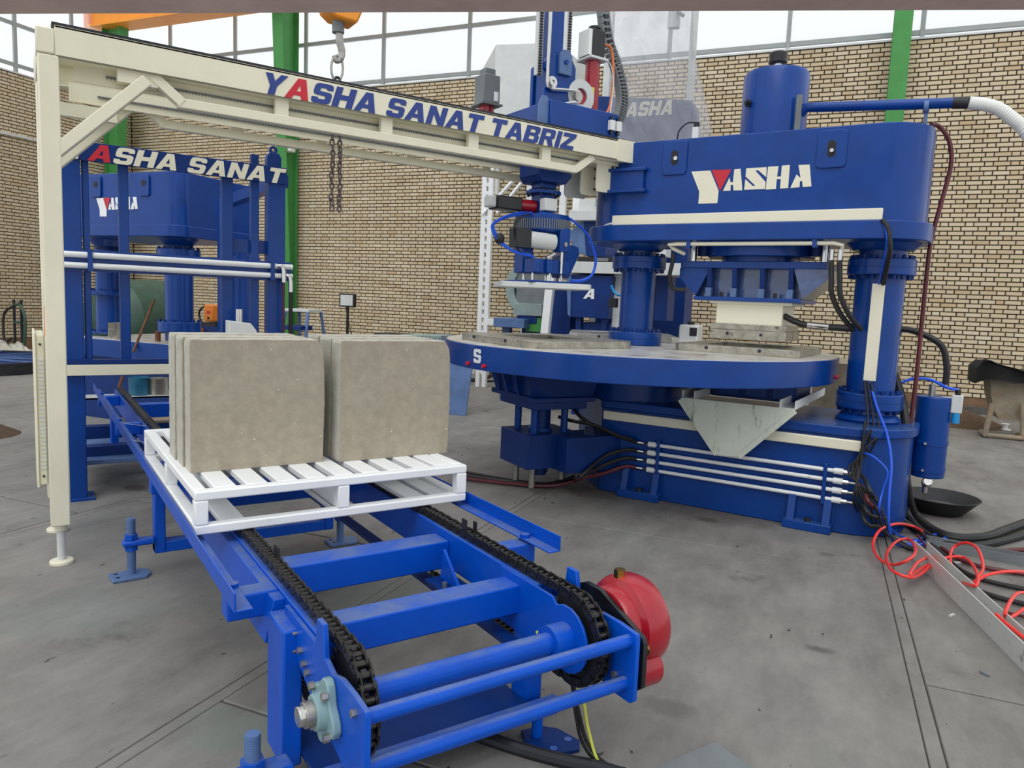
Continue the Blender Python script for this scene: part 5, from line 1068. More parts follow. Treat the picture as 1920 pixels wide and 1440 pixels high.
# chrome elbows and hoses at the right end of the white pipes
for px, z, mt in ((525, zr0, 'hosered'), (538, zr1, 'hose')):
    x = fx(px, 510).x; e = sf.mb().tube(spline([(x-.03, FY-.05, z), (x-.005, FY-.06, z), (x+.005, FY-.065, z-.03), (x+.006, FY-.065, z-.10)], 5), .016, 12).build('pipe_elbow', M['chrome'])
    sf.mb().tube([(x+.006, FY-.065, z-.09), (x+.008, FY-.06, .9), (x+.01, FY-.05, .55)], .013 if mt == 'hose' else .007, 10).build('drop_hose', M[mt], e)
SHZ = at_y(275, 742, 6.62).z
# inner cross rails near the floor seen behind the conveyor
for y, z0, z1, mt in ((5.1, .16, .26, 'navy'), (5.9, .15, .25, 'navy'), (6.6, .36, SHZ-.015, 'navy')): sf.mb().box(.2, 1.45, y, y+.1, z0, z1).build('cross_rail', M[mt])
sf.mb().box(.24, .62, 5.0, 5.7, .17, .20).build('floor_plate', M['steelblue'], bevel=.004)
sf.mb().box(.2, 1.45, 6.6, 6.8, SHZ-.015, SHZ).build('shelf_edge', M['pale'])
for x in (.235, 1.42): sf.mb().box(x-.045, x+.045, 6.6, 6.7, 0, 2.0).build('post', M['blue'], bevel=.005)
for z in (1.93, .62): sf.mb().box(.2, .28, FY+.1, 6.6, z, z+.08).build('side_rail', M['blue'])
for z in (1.93, .62): sf.mb().box(1.38, 1.46, FY+.1, 6.6, z, z+.08).build('side_rail', M['blue'])

# ================================================================ SECOND PRESS (hall frame)
HX, HY = -5.46, 5.05
p2 = Thing('second_press', 'blue press lettered YASHA standing behind the stacker frame', 'press', (HX-.8, HY, 0), 'h')
LX0, LX1 = -6.43, -5.07
p2.mb().prism(rrect(LX0, LX1, HY-.33, HY+.62, .12, 8), 'z', 1.775, 2.225).build('lintel', M['blue'], bevel=.006)
p2.mb().prism(rrect(LX0-.03, LX1+.03, HY-.36, HY+.65, .14, 8), 'z', 1.68, 1.778).build('lintel_flange', M['blue'], bevel=.006)
for px, r in ((336, .118), (203, .112)):
    q = at_b(px, 540, HY-.12 if px > 300 else HY+.1, 'h'); x, y = q.x, (HY-.12 if px > 300 else HY+.1)
    c = p2.mb().cyl((x, y, .78), (x, y, 1.68), r, 32).build('column', M['blue'])
    for z0, z1 in (((1.50, 1.585), (.86, .95)) if px > 300 else ((1.15, 1.19), (.78, .80))): 
        p2.mb().cyl((x, y, z0), (x, y, z1), r+.062, 32).build('column_flange', M['blue'], c, .005)
        m = p2.mb(); m.bolts((x, y), r+.045, 12, .013, z1, z1+.02); m.build('flange_bolts', M['navy'], c, kind='stuff')
    p2.mb().lathe([(r, 1.585), (r, 1.62), (r+.05, 1.68)], (x, y, 0), 32).build('column_neck', M['blue'], c)
q = at_b(452, 540, HY+.35, 'h'); c = p2.mb().cyl((q.x, HY+.35, .78), (q.x, HY+.35, 1.68), .11, 28).build('column', M['blue']); p2.mb().cyl((q.x, HY+.35, 1.48), (q.x, HY+.35, 1.56), .17, 28).build('column_flange', M['blue'], c)
ztop = at_b(235, 640, HY-.30, 'h').z
p2.mb().prism([(-6.52, HY-.30), (HX+.45, HY-.30), (HX+.75, HY+.1), (HX+.75, HY+.9), (-6.52, HY+.9)], 'z', ztop-.16, ztop).build('machine_table', M['blue'], bevel=.004)
p2.mb().prism([(-6.51, HY-.28), (HX+.44, HY-.28), (HX+.73, HY+.1), (HX+.73, HY+.88), (-6.51, HY+.88)], 'z', ztop, ztop+.004).build('table_top', M['tabletop'])
p2.mb().box(-6.48, HX+.4, HY-.2, HY+.8, 0, ztop-.16).build('base', M['navy'])
for a in (at_b(180, 350, HY-.34, 'h').x, at_b(270, 350, HY-.34, 'h').x):
    pd = p2.mb().prism(rrect(a-.06, a+.06, 2.02, 2.2, .02), 'y', HY-.345, HY-.33).build('lifting_pad', M['blue'], bevel=.003)
    p2.mb().cyl((a, HY-.347, 2.13), (a, HY-.345, 2.13), .026, 16).build('lifting_hole', M['black'], pd)
# its logo: the same letters, sized to this face
l0, l1 = at_b(182, 420, HY-.33, 'h'), at_b(259, 420, HY-.33, 'h'); xa = min(p[0] for _, pl in LOGO for p in pl); xb = max(p[0] for _, pl in LOGO for p in pl); za = min(p[1] for _, pl in LOGO for p in pl)
k = (l1.x-l0.x)/(xb-xa); zk = (at_b(195, 370, HY-.33, 'h').z-at_b(195, 406, HY-.33, 'h').z)/.205
zz0 = at_b(195, 406, HY-.33, 'h').z
for mt, pl in LOGO: p2.mb().prism([(l0.x+(a-xa)*k, zz0+(b-za)*zk) for a, b in pl], 'y', HY-.3335, HY-.33).build('logo_letter', M['white' if mt == 'trim' else mt])
tz2 = ztop+.004
def on_table(px, py, dy): return at_b(px, py, HY+dy, 'h')
def can(px, py, r, h, mt, name, label, z=None, k='h', dy=0., lid=None, b=None):
    q = b if b is not None else Gf(px, py, z, k); z = q.z
    t = Thing(name, label, name.split('_')[-1], (q.x, q.y, z), k)
    t.mb().lathe([(r*.96, z), (r, z+.005), (r, z+h-.004), (r*1.03, z+h), (r*.95, z+h), (r*.93, z+h-.02), (.01, z+h-.02)], (q.x, q.y, 0), 24).build('can_body', M[mt])
    t.mb().ring((q.x, q.y, z+h*.62), (q.x, q.y, z+h*.64), r*1.015, r*.99, 24).build('can_bead', M[mt])
    return t
can(217, 628, .062, .15, 'tin', 'paint_can', 'open tin can standing on the second press table', b=Vector((at_b(217, 628, HY-.2, 'h').x, HY-.2, tz2)))
can(296, 640, .024, .10, 'wood', 'oil_bottle', 'small brown bottle standing on the second press table', tz2)
p0, p1 = Gf(250, 672, ztop-.1, 'h'), at_b(289, 562, HY-.1, 'h'); p0 = at_b(250, 660, HY-.34, 'h')
single('steel_bar', 'thin rusty bar leaning against the second press table', 'bar', tuple(p0), M['wood'], lambda m: m.tube([p0, p1], .011, 8), 'h')
sb = Vector((.6, 6.62, .575))
for px, r, h, mt, lab in ((261, .078, .145, 'teal', 'teal paint bucket on the shelf below the white bar'), (297, .082, .135, 'tin', 'bare tin bucket beside the teal one on the shelf')):
    q = at_y(px, 738, 6.7); can(0, 0, r, h, mt, 'paint_bucket', lab, k='w', b=Vector((q.x, 6.7, SHZ)))
single('wooden_stick', 'short brown stick leaning by the teal bucket', 'stick', tuple(at_y(220, 735, 6.64)), M['wood'], lambda m: m.tube([at_y(220, 735, 6.64), at_y(230, 706, 6.64)], .012, 8))
sh = at_y(270, 785, 6.3); single('wooden_board', 'pale wooden board lying across the stacker frame rails', 'board', (sh.x, 6.0, .25), M['barrow'], lambda m: m.box(sh.x-.25, sh.x+.45, 5.9, 6.1, .2505, .275), bevel=.004)
# big green tank behind the second press, orange welder, red bottle
gt = at_b(262, 600, 8.2, 'h')
t = Thing('green_tank', 'big dark green round tank behind the second press', 'tank', (gt.x, 8.2, 0), 'h')
t.mb().lathe([(.02, -.62), (.30, -.60), (.52, -.50), (.62, -.36), (.64, .5), (.5, .62), (.1, .68)], (gt.x-.1, 8.2, .72), 36, wr((0, 1, 0), 'h')*0 + Vector((0, 1, 0))).build('tank_shell', M['olive'])
for dx in (-.35, .25): t.mb().box(gt.x-.1+dx-.05, gt.x-.1+dx+.05, 8.0, 8.5, 0, .3).build('tank_leg', M['dark'])
ow = at_b(397, 588, 6.4, 'h')
t = Thing('welding_feeder', 'orange wire feeder unit standing beyond the front slabs', 'welder', (ow.x, 6.4, .72), 'h')
t.mb().box(ow.x-.07, ow.x+.07, 6.35, 6.6, ow.z-.09, ow.z+.1).build('case', M['orange'], bevel=.015)
t.mb().box(ow.x-.025, ow.x+.025, 6.346, 6.35, ow.z+.0, ow.z+.03).build('red_label', M['redlogo']); t.mb().box(ow.x-.015, ow.x+.015, 6.346, 6.35, ow.z-.065, ow.z-.035).build('socket', M['black'])
t.mb().tube(spline([(ow.x-.08, 6.45, ow.z-.12), (ow.x-.2, 6.45, ow.z-.1), (ow.x-.24, 6.45, ow.z), (ow.x-.17, 6.45, ow.z+.07), (ow.x-.08, 6.45, ow.z+.06)], 6), .012, 8).build('reel_hoop', M['dark'])
t.mb().box(ow.x-.12, ow.x+.15, 6.3, 6.6, ow.z-.14, ow.z-.1).build('trolley', M['dark']); t.mb().box(ow.x-.18, ow.x-.02, 6.25, 6.35, ow.z-.22, ow.z-.17).build('tray', M['orange'], bevel=.006); t.mb().box(ow.x-.1, ow.x+.2, 6.3, 6.6, 0, ow.z-.14).build('stand', M['navy'])
rb = at_b(466, 575, 6.9, 'h'); t = Thing('gas_cylinder', 'red gas cylinder glimpsed between the blue posts', 'cylinder', (rb.x, 6.9, 0), 'h')
t.mb().lathe([(.10, 0), (.115, .02), (.115, 1.15), (.07, 1.28), (.035, 1.33), (.035, 1.38), (.01, 1.385)], (rb.x, 6.9, 0), 24).build('cylinder_shell', M['red'])
t.mb().cyl((rb.x, 6.9, 1.38), (rb.x, 6.9, 1.44), .02, 12).build('valve', M['brass'])
gw = at_y(455, 620, 4.7); t = Thing('white_control_box', 'white control box between the blue stacker posts behind the slabs', 'box', (gw.x, 4.75, .6))
t.mb().prism([(gw.x-.08, .6), (gw.x+.085, .6), (gw.x+.085, gw.z+.0), (gw.x+.05, gw.z+.045), (gw.x-.08, gw.z+.06)], 'y', 4.70, 4.80).build('box_case', M['offwhite'], bevel=.004)
t.mb().cyl((gw.x-.005, 4.76, gw.z+.05), (gw.x-.005, 4.76, gw.z+.13), .022, 16).build('sensor', M['chrome'])
t.mb().box(gw.x-.03, gw.x-.02, 4.696, 4.70, .65, gw.z-.02).build('box_seam', M['mid']); t.mb().box(gw.x-.06, gw.x+.06, 4.72, 4.80, 0, .6).build('box_leg', M['blue'])

# ================================================================ FAR LEFT FLOOR
dc0 = G(15, 690, 0); t = Thing('blue_ring_frame', 'large flat blue ring frame lying on the floor at the far left', 'ring frame', tuple(G(0, 700)))
cc = G(-60, 690, 0); zt = .16
t.mb().ring((cc.x, cc.y, 0), (cc.x, cc.y, zt), 1.25, 1.2, 64).build('rim', M['dark']); t.mb().cyl((cc.x, cc.y, .02), (cc.x, cc.y, zt-.03), 1.2, 64).build('disc', M['navy'])
for i in range(6):
    a = R(30*i+12); t.mb().bar((cc.x-1.2*math.cos(a), cc.y-1.2*math.sin(a), zt-.01), (cc.x+1.2*math.cos(a), cc.y+1.2*math.sin(a), zt-.01), .03, .02).build('spoke', M['steelblue'])
def sheet(m, c, sx, sy, h, seed, n=14):
    rnd = random.Random(seed); g = [[h*(.55+.3*math.sin(i*1.1+2*rnd.random())*math.cos(j*.9))*max(0, 1-((i/n-.5)*2)**4)*max(0, 1-((j/n-.5)*2)**4) for j in range(n+1)] for i in range(n+1)]
    vs = [(c[0]+(i/n-.5)*sx, c[1]+(j/n-.5)*sy, g[i][j]+.004) for i in range(n+1) for j in range(n+1)]; k = len(vs)
    vs += [(v[0], v[1], 0) for v in vs]
    fs = [(i*(n+1)+j, (i+1)*(n+1)+j, (i+1)*(n+1)+j+1, i*(n+1)+j+1) for i in range(n) for j in range(n)]; fs += [tuple(k+q for q in f[::-1]) for f in fs]; m.add(vs, fs)
q = Gf(5, 668, 0, 'h'); q.x = max(q.x, WLX+.95); single('plastic_sheet', 'crumpled pale plastic sheet heaped against the side wall', 'plastic sheet', (q.x, q.y, 0), M['film'], lambda m: sheet(m, (q.x, q.y), 1.5, .5, .35, 3), 'h')
q = Gf(36, 668, 0, 'h'); t = Thing('trolley_frame', 'rusty bottle trolley with hoses standing by the side wall', 'trolley', (q.x, q.y, 0), 'h')
hb = at_b(34, 562, q.y, 'h').z
for dx in (-.09, .09): t.mb().tube([(q.x+dx, q.y, 0), (q.x+dx, q.y, hb)], .022, 8).build('upright', M['dark'])
t.mb().hose([(q.x-.05, q.y, hb-.1), (q.x-.3, q.y-.03, hb-.25), (q.x-.28, q.y-.05, hb-.7), (q.x-.1, q.y-.05, .3)], .02).build('trolley_hose', M['dark']); t.mb().hose([(q.x+.05, q.y, hb-.05), (q.x+.22, q.y-.03, hb-.3), (q.x+.2, q.y-.05, hb-.8), (q.x+.1, q.y-.05, .2)], .025).build('trolley_hose', M['olive'])
for z in (.2, hb*.6, hb-.08): t.mb().box(q.x-.1, q.x+.1, q.y-.02, q.y+.02, z-.02, z+.02).build('cross_piece', M['olive'])
q = G(-48, 815); single('sand_heap', 'small heap of brown sand at the left edge', 'sand heap', tuple(q), M['sand'], lambda m: m.lathe([(.32, 0), (.26, .03), (.16, .08), (.06, .12), (.01, .13)], (q.x, q.y, 0), 28))
# ================================================================ BACKGROUND BETWEEN THE PRESS AND THE BACK WALL (hall frame)
HB = lambda px, py, y: at_b(px, py, y, 'h')
def hbox(t, x0, y0, x1, y1, yy, d, name, mt, parent=None, bevel=.004):
    a, b = HB(x0, y1, yy), HB(x1, y0, yy); c, e = HB(x0, y0, yy), HB(x1, y1, yy)
    xa, xb = (a.x+c.x)/2, (b.x+e.x)/2; za, zb = (a.z+e.z)/2, (b.z+c.z)/2
    return t.mb().box(xa, xb, yy, yy+d, za, zb).build(name, M[mt], parent, bevel)
def hpoly(t, pts, yy, d, name, mt, parent=None, bevel=.003):
    return t.mb().prism([(lambda q: (q.x, q.z))(HB(px, py, yy)) for px, py in pts], 'y', yy, yy+d).build(name, M[mt], parent, bevel)
# raised white hopper on a ladder-like frame
Y1_ = 9.6; q = HB(915, 640, Y1_)
rh = Thing('raised_hopper', 'tall pale hopper box on a white frame with a ladder post, behind the gantry', 'hopper', (q.x, Y1_, 0), 'h')
a, b, c = HB(930, 83, Y1_), HB(897, 100, Y1_+.9), HB(1040, 118, Y1_+.1); zb = HB(930, 262, Y1_).z
m = rh.mb(); pl = [(a.x, Y1_), (c.x, Y1_+.15), (c.x+.1, Y1_+1.4), (b.x+.05, Y1_+.95)]; m.prism(pl, 'z', zb, a.z); m.build('hopper_box', M['pale'], bevel=.01)
def vpost(px0, px1, py, yy, z1, name, d=.06, mt='white', z0=0):
    xa, xb = HB(px0, py, yy).x, HB(px1, py, yy).x; return rh.mb().box(xa, xb, yy, yy+d, z0, z1).build(name, M[mt], bevel=.003)
zl = HB(915, 330, Y1_).z
lp = vpost(899, 907, 480, Y1_, zb, 'ladder_stile'); vpost(911, 919, 480, Y1_, zb, 'ladder_stile')
xa, xb = HB(905, 480, Y1_).x, HB(913, 480, Y1_).x; z = .2
while z < zl: rh.mb().box(xa, xb, Y1_+.01, Y1_+.04, z, z+.05).build('rung', M['white'], lp); z += .115
vpost(928, 934, 345, Y1_+.3, zb, 'frame_post', z0=zb-.7); vpost(986, 1000, 390, Y1_+.3, zb, 'frame_post'); vpost(1048, 1060, 390, Y1_+.1, zb, 'frame_post')
for (x0, y0), (x1, y1) in (((905, 402), (968, 332)), ((932, 400), (988, 330))):
    p0, p1 = HB(x0, y0, Y1_), HB(x1, y1, Y1_+.1); rh.mb().bar(p0, p1, .03, .07, (0, 1, 0)).build('diagonal_brace', M['white'])
p0, p1 = HB(915, 603, Y1_), HB(985, 603, Y1_); rh.mb().bar(p0, p1, .05, .09).build('tie_bar', M['white'])
# mixer: guard, body, bench
Y2_ = 8.6; q = HB(985, 640, Y2_)
mx = Thing('concrete_mixer', 'grey-green mixer with a rounded guard behind the gripper', 'mixer', (q.x, Y2_, 0), 'h')
g0 = HB(988, 540, Y2_); rr = abs(HB(948, 540, Y2_).x-g0.x)
m = mx.mb(); n = 20; pr_o = [(g0.x+rr*math.cos(R(80+200*i/n)), g0.z+rr*1.18*math.sin(R(80+200*i/n))) for i in range(n+1)]; pr_i = [(g0.x+rr*.62*math.cos(R(80+200*i/n)), g0.z+rr*.85*math.sin(R(80+200*i/n))) for i in range(n+1)]
m.prism(pr_o + pr_i[::-1], 'y', Y2_, Y2_+.3); m.build('round_guard', M['greygreen'], bevel=.01)
m = mx.mb(); m.prism(pr_i + [(g0.x+.1, g0.z)], 'y', Y2_+.05, Y2_+.28); m.build('guard_inside', M['black'])
hbox(mx, 968, 512, 1022, 572, Y2_+.02, .5, 'mixer_body', 'mid'); hbox(mx, 963, 569, 1016, 592, Y2_-.05, .5, 'motor_box', 'greygreen'); hbox(mx, 969, 592, 1006, 606, Y2_-.03, .4, 'motor_mount', 'navy')
m = mx.mb(); x0, x1 = HB(963, 580, Y2_).x, HB(1010, 580, Y2_).x
hbox(mx, 925, 597, 983, 614, Y2_-.2, .5, 'bench_top', 'steelblue'); w0 = HB(948, 620, Y2_); mx.mb().box(w0.x-.05, w0.x+.05, Y2_, Y2_+.1, 0, HB(948, 612, Y2_).z).build('bench_leg', M['steelblue'])
hbox(mx, 985, 595, 1014, 622, Y2_-.02, .3, 'green_pump', 'green'); mx.mb().box(x0+.1, x1, Y2_+.05, Y2_+.5, 0, HB(990, 600, Y2_).z).build('plinth', M['navy'])
# feeder with hoppers
Y3_ = 7.9; q = HB(1110, 640, Y3_)
fd = Thing('hopper_feeder', 'dark blue twin hopper feeder on pale beams behind the press columns', 'feeder', (q.x, Y3_, 0), 'h')
hpoly(fd, ((1070, 514), (1148, 518), (1140, 598), (1068, 594)), Y3_, .5, 'lower_hopper', 'navy'); hpoly(fd, ((1062, 514), (1071, 514), (1069, 594), (1064, 590)), Y3_-.02, .04, 'hopper_edge', 'steelblue')
w = HB(1093, 560, Y3_-.005); w1 = HB(1120, 560, Y3_-.005); hh = HB(1093, 541, Y3_).z-HB(1093, 560, Y3_).z; word(fd.o, 'A', hh, (w.x, Y3_-.003, w.z), (w1.x-w.x), 'white', fd.b, .3)
hbox(fd, 1060, 492, 1300, 514, Y3_-.05, .6, 'pale_beam', 'pale'); hbox(fd, 1083, 482, 1155, 492, Y3_, .3, 'drive_rail', 'black'); hbox(fd, 1118, 484, 1140, 490, Y3_-.02, .2, 'bearing_block', 'mid')
hpoly(fd, ((1094, 412), (1138, 414), (1135, 482), (1099, 480)), Y3_+.1, .5, 'upper_hopper', 'navy'); hpoly(fd, ((1066, 436), (1094, 412), (1099, 480), (1075, 470)), Y3_+.1, .03, 'hopper_wing', 'steelblue')
hbox(fd, 1066, 394, 1150, 413, Y3_, .6, 'pale_housing', 'pale'); hbox(fd, 1086, 372, 1150, 395, Y3_+.1, .5, 'pale_housing', 'pale'); hbox(fd, 1116, 372, 1150, 386, Y3_-.02, .2, 'light_box', 'greygreen')
hbox(fd, 1073, 350, 1092, 420, Y3_+.5, .08, 'white_upright', 'white'); hbox(fd, 1030, 540, 1070, 640, Y3_+.3, .5, 'dark_cabinet', 'navy'); hbox(fd, 1228, 515, 1252, 602, Y3_+.2, .4, 'right_hopper', 'navy')
hbox(fd, 1150, 425, 1250, 480, Y3_+.6, .3, 'pale_back_panel', 'pale')
p0, p1 = HB(1013, 640, Y3_), HB(1034, 515, Y3_); p0.z = 0; fd.mb().bar(p0, p1, .09, .09).build('white_leg', M['white'], bevel=.004)
p0, p1 = HB(1152, 640, Y3_+.2), HB(1162, 515, Y3_+.2); p0.z = 0; fd.mb().bar(p0, p1, .09, .09).build('white_leg', M['white'], bevel=.004)
x0, x1 = HB(1085, 600, Y3_).x, HB(1140, 600, Y3_).x; fd.mb().box(x0, x1, Y3_+.1, Y3_+.4, 0, HB(1110, 605, Y3_).z).build('feeder_base', M['navy'])
for px in (1082, 1130): x = HB(px, 600, Y3_).x; fd.mb().box(x-.03, x+.03, Y3_+.05, Y3_+.15, 0, HB(px, 592, Y3_).z).build('hopper_leg', M['navy'])
fd.mb().hose([HB(1146, 535, Y3_-.1), HB(1152, 548, Y3_-.1), HB(1163, 553, Y3_-.1), HB(1172, 548, Y3_-.05)], .015).build('air_hose', M['hosecyan'])
k = HB(1150, 568, Y3_-.05); fd.mb().box(k.x-.04, k.x+.04, Y3_-.1, Y3_, k.z-.05, k.z+.05).build('valve_block', M['black'])
# plastic-wrapped machine with a covered YASHA panel
Y4_ = 8.9; q = HB(1240, 640, Y4_)
wm = Thing('wrapped_machine', 'tall machine wrapped in clear plastic with a faded YASHA panel, behind the press', 'wrapped machine', (q.x, Y4_, 0), 'h')
hpoly(wm, ((1120, 180), (1298, 188), (1310, 330), (1120, 330)), Y4_, .5, 'blue_panel', 'navy')
pw0, pw1 = HB(1165, 222, Y4_), HB(1265, 218, Y4_); hh = HB(1200, 190, Y4_).z-HB(1200, 217, Y4_).z
word(wm.o, 'YASHA', hh, (HB(1150, 219, Y4_).x, Y4_-.004, HB(1200, 218, Y4_).z), pw1.x-HB(1150, 219, Y4_).x, 'trim', wm.b)
for x0, x1 in ((1128, 1140), (1285, 1296)): a_, b_ = HB(x0, 200, Y4_+.1), HB(x1, 200, Y4_+.1); wm.mb().box(a_.x, b_.x, Y4_+.1, Y4_+.2, 0, HB(x0, -40, Y4_+.1).z).build('mast', M['pale'])
wm.mb().box(HB(1130, 300, Y4_).x, HB(1300, 300, Y4_).x, Y4_+.05, Y4_+.6, 0, HB(1200, 325, Y4_).z).build('machine_body', M['navy'])
rnd = random.Random(5); n, mm = 18, 16; vs = []
for i in range(n+1):
    py = -30 + (335+30)*i/n; xr_ = 1300 + 50*max(0, (i/n-.35)/.65)**.8; xl_ = 1150 + 8*math.sin(i)
    for j in range(mm+1):
        p = HB(xl_+(xr_-xl_)*j/mm, py, Y4_-.12 + .05*math.sin(j*1.3+i*.5) + rnd.uniform(-.03, .03)); vs.append(tuple(p))
m = wm.mb(); k_ = len(vs); m.add(vs, [(i*(mm+1)+j, i*(mm+1)+j+1, (i+1)*(mm+1)+j+1, (i+1)*(mm+1)+j) for i in range(n) for j in range(mm)])
o = m.build('plastic_wrap', M['wrap'], ang=60); so = o.modifiers.new('solid', 'SOLIDIFY'); so.thickness = .003
lb = HB(1265, 30, Y4_+.3); t = Thing('floodlight_bracket', 'small grey lamp bracket hanging in the upper glazing', 'bracket', tuple(lb), 'h')
t.mb().box(lb.x-.08, lb.x+.05, lb.y, lb.y+.1, HB(1262, 50, lb.y).z, HB(1262, -40, lb.y).z).build('bracket_channel', M['pale']); p0, p1 = HB(1268, 24, lb.y), HB(1290, 2, lb.y); t.mb().bar(p0, p1, .03, .05, (0, 1, 0)).build('bracket_arm', M['pale']); t.mb().cyl(HB(1270, 22, lb.y-.03), HB(1282, 30, lb.y-.03), .02, 10).build('bracket_bolt', M['mid'])
# work light on its stand
Y5_ = 9.2; q = Gf(649, 700, 0, 'h'); c = HB(650, 563, Y5_); wl_ = Thing('work_light', 'square work light on a black stand in front of the brick wall', 'work light', (c.x, Y5_, 0), 'h')
hw = (HB(664, 563, Y5_).x-HB(636, 563, Y5_).x)/2
lf = wl_.mb().box(c.x-hw, c.x+hw, Y5_, Y5_+.06, c.z-.1, c.z+.1).build('lamp_frame', M['black'], bevel=.008); wl_.mb().box(c.x-hw+.025, c.x+hw-.025, Y5_-.004, Y5_, c.z-.078, c.z+.078).build('lamp_glass', M['pale'], lf)
wl_.mb().cyl((c.x, Y5_+.03, .03), (c.x, Y5_+.03, c.z-.1), .02, 12).build('stand_pole', M['black'])
for a in (90, 210, 330): wl_.mb().bar((c.x, Y5_+.03, .25), (c.x+.3*math.cos(R(a)), Y5_+.03+.3*math.sin(R(a)), .012), .025, .02).build('stand_leg', M['black'])
wl_.mb().hose([(c.x-.05, Y5_+.05, c.z-.1), (c.x+.05, Y5_+.02, c.z-.4), (c.x+.16, Y5_+.02, c.z-.8), (c.x+.25, Y5_, .02)], .006).build('lamp_cable', M['black'])
# step stool by the green column
Y6_ = 8.4; c = HB(556, 582, Y6_); hw = (HB(581, 582, Y6_).x-HB(535, 582, Y6_).x)/2; st = Thing('step_stool', 'blue-grey step stool in front of the green column', 'stool', (c.x, Y6_, 0), 'h')
st.mb().box(c.x-hw, c.x+hw, Y6_, Y6_+.3, c.z-.02, c.z+.02).build('top_step', M['pale'], bevel=.005); z2 = HB(556, 614, Y6_).z; st.mb().box(c.x-hw, c.x+hw*.95, Y6_-.15, Y6_+.1, z2-.03, z2+.03).build('lower_step', M['navy'], bevel=.005)
for sx in (-1, 1):
    for yy, dy in ((Y6_, -.2), (Y6_+.3, .12)): st.mb().bar((c.x+sx*hw*.9, yy, c.z-.02), (c.x+sx*hw*1.25, yy+dy, 0), .04, .03).build('stool_leg', M['steelblue'])
# boxes, panels, bucket and cables on the floor by the turntable
t = Thing('tool_chest', 'long black chest against the wall behind the slabs', 'chest', tuple(Gf(735, 690, 0, 'h')), 'h'); yq = 8.9; t.b = Vector((HB(735, 640, yq).x, yq, 0)); t.o.location = wr(t.b, 'h')
a_, b_ = HB(703, 635, yq), HB(770, 635, yq); zt_ = HB(735, 630, yq).z; t.mb().box(a_.x, b_.x, yq, yq+.4, 0, zt_).build('chest_body', M['black'], bevel=.01); t.mb().box(a_.x-.01, b_.x+.01, yq-.01, yq+.41, zt_, zt_+.03).build('chest_lid', M['dark'], bevel=.008)
yq = 7.9
for x0, x1, lab in ((752, 790, 'left pale green crate behind the right slabs'), (792, 826, 'right pale green crate beside the grey panel')):
    a_, b_ = HB(x0, 640, yq), HB(x1, 640, yq); zt_ = HB((x0+x1)/2, 628, yq).z; t = Thing('plastic_crate', lab, 'crate', ((a_.x+b_.x)/2, yq, 0), 'h', 'pale green crates by the turntable')
    t.mb().box(a_.x, b_.x, yq, yq+.35, 0, zt_).build('crate_body', M['greygreen'], bevel=.01)
    for i in range(4): x = a_.x+(b_.x-a_.x)*(i+.5)/4; t.mb().box(x-.015, x+.015, yq-.008, yq, .05, zt_-.02).build('crate_rib', M['greygreen'])
yq = 7.2; a_, b_ = HB(812, 690, yq), HB(846, 690, yq); single('steel_sheet', 'leaning blue-grey steel sheet left of the turntable', 'steel sheet', (a_.x, yq, 0), M['steelblue'], lambda m: m.prism([(yq-.12, 0), (yq-.10, 0), (yq+.1, HB(830, 637, yq).z), (yq+.08, HB(830, 637, yq).z)], 'x', a_.x, b_.x+.25), 'h')
bk = Gf(906, 703, 0, 'h'); can(0, 0, .10, .17, 'offwhite', 'paint_bucket', 'small white bucket on the floor under the turntable edge', k='h', b=bk)
for i, (px, nm) in enumerate(((868, 'dark'), (885, 'pale'), (894, 'white'))):
    b0 = Gf(px, 701, 0, 'h'); h_ = (.42, .34, .26)[i]; lab = ['dark steel offcut standing under the turntable edge', 'pale bent offcut standing beside the dark one', 'thin white tube standing next to the white bucket'][i]
    single('metal_offcut', lab, 'offcut', tuple(b0), M[nm], lambda m: (m.bar((b0.x, b0.y, 0), (b0.x+.02, b0.y+.06, h_), (.13, .12, .035)[i], .03)), 'h')
single('loose_cable', 'black loose cable coiled on the floor left of the turntable', 'cable', tuple(Gf(880, 715, 0, 'h')), M['black'], lambda m: m.hose([Gf(842, 716, .012, 'h'), Gf(870, 716, .012, 'h'), Gf(905, 708, .012, 'h'), Gf(925, 703, .012, 'h'), Gf(900, 712, .02, 'h'), Gf(872, 709, .012, 'h'), Gf(890, 714, .02, 'h'), Gf(925, 715, .012, 'h')], .02), 'h')
yq = 8.3; c = HB(1285, 622, yq); t = Thing('white_compressor', 'small off-white compressor box behind the turntable', 'compressor', (c.x, yq, 0), 'h')
a_, b_ = HB(1272, 630, yq), HB(1308, 630, yq); zt_ = HB(1290, 609, yq).z; t.mb().box(a_.x, b_.x, yq, yq+.35, .1, zt_).build('case', M['pale'], bevel=.02); t.mb().box(a_.x+.12, b_.x-.01, yq-.005, yq, zt_-.12, zt_-.03).build('grille', M['dark'])
for x in (a_.x+.05, b_.x-.05): t.mb().cyl((x, yq+.1, 0), (x, yq+.1, .1), .03, 10).build('case_foot', M['black'])
t.mb().cyl(((a_.x+b_.x)/2, yq+.15, zt_), ((a_.x+b_.x)/2, yq+.15, zt_+.03), .04, 12).build('case_knob', M['black'])
yq = 7.0; a_, b_ = HB(1572, 690, yq), HB(1612, 690, yq); single('dirty_drum', 'dirty grey steel drum behind the right column', 'drum', ((a_.x+b_.x)/2, yq, 0), M['barrow'], lambda m: m.lathe([(.33, 0), (.35, .01), (.35, .33), (.36, .345), (.35, .36), (.35, .83), (.36, .85), (.33, .86), (.02, .85)], ((a_.x+b_.x)/2+.05, yq, 0), 32), 'h')
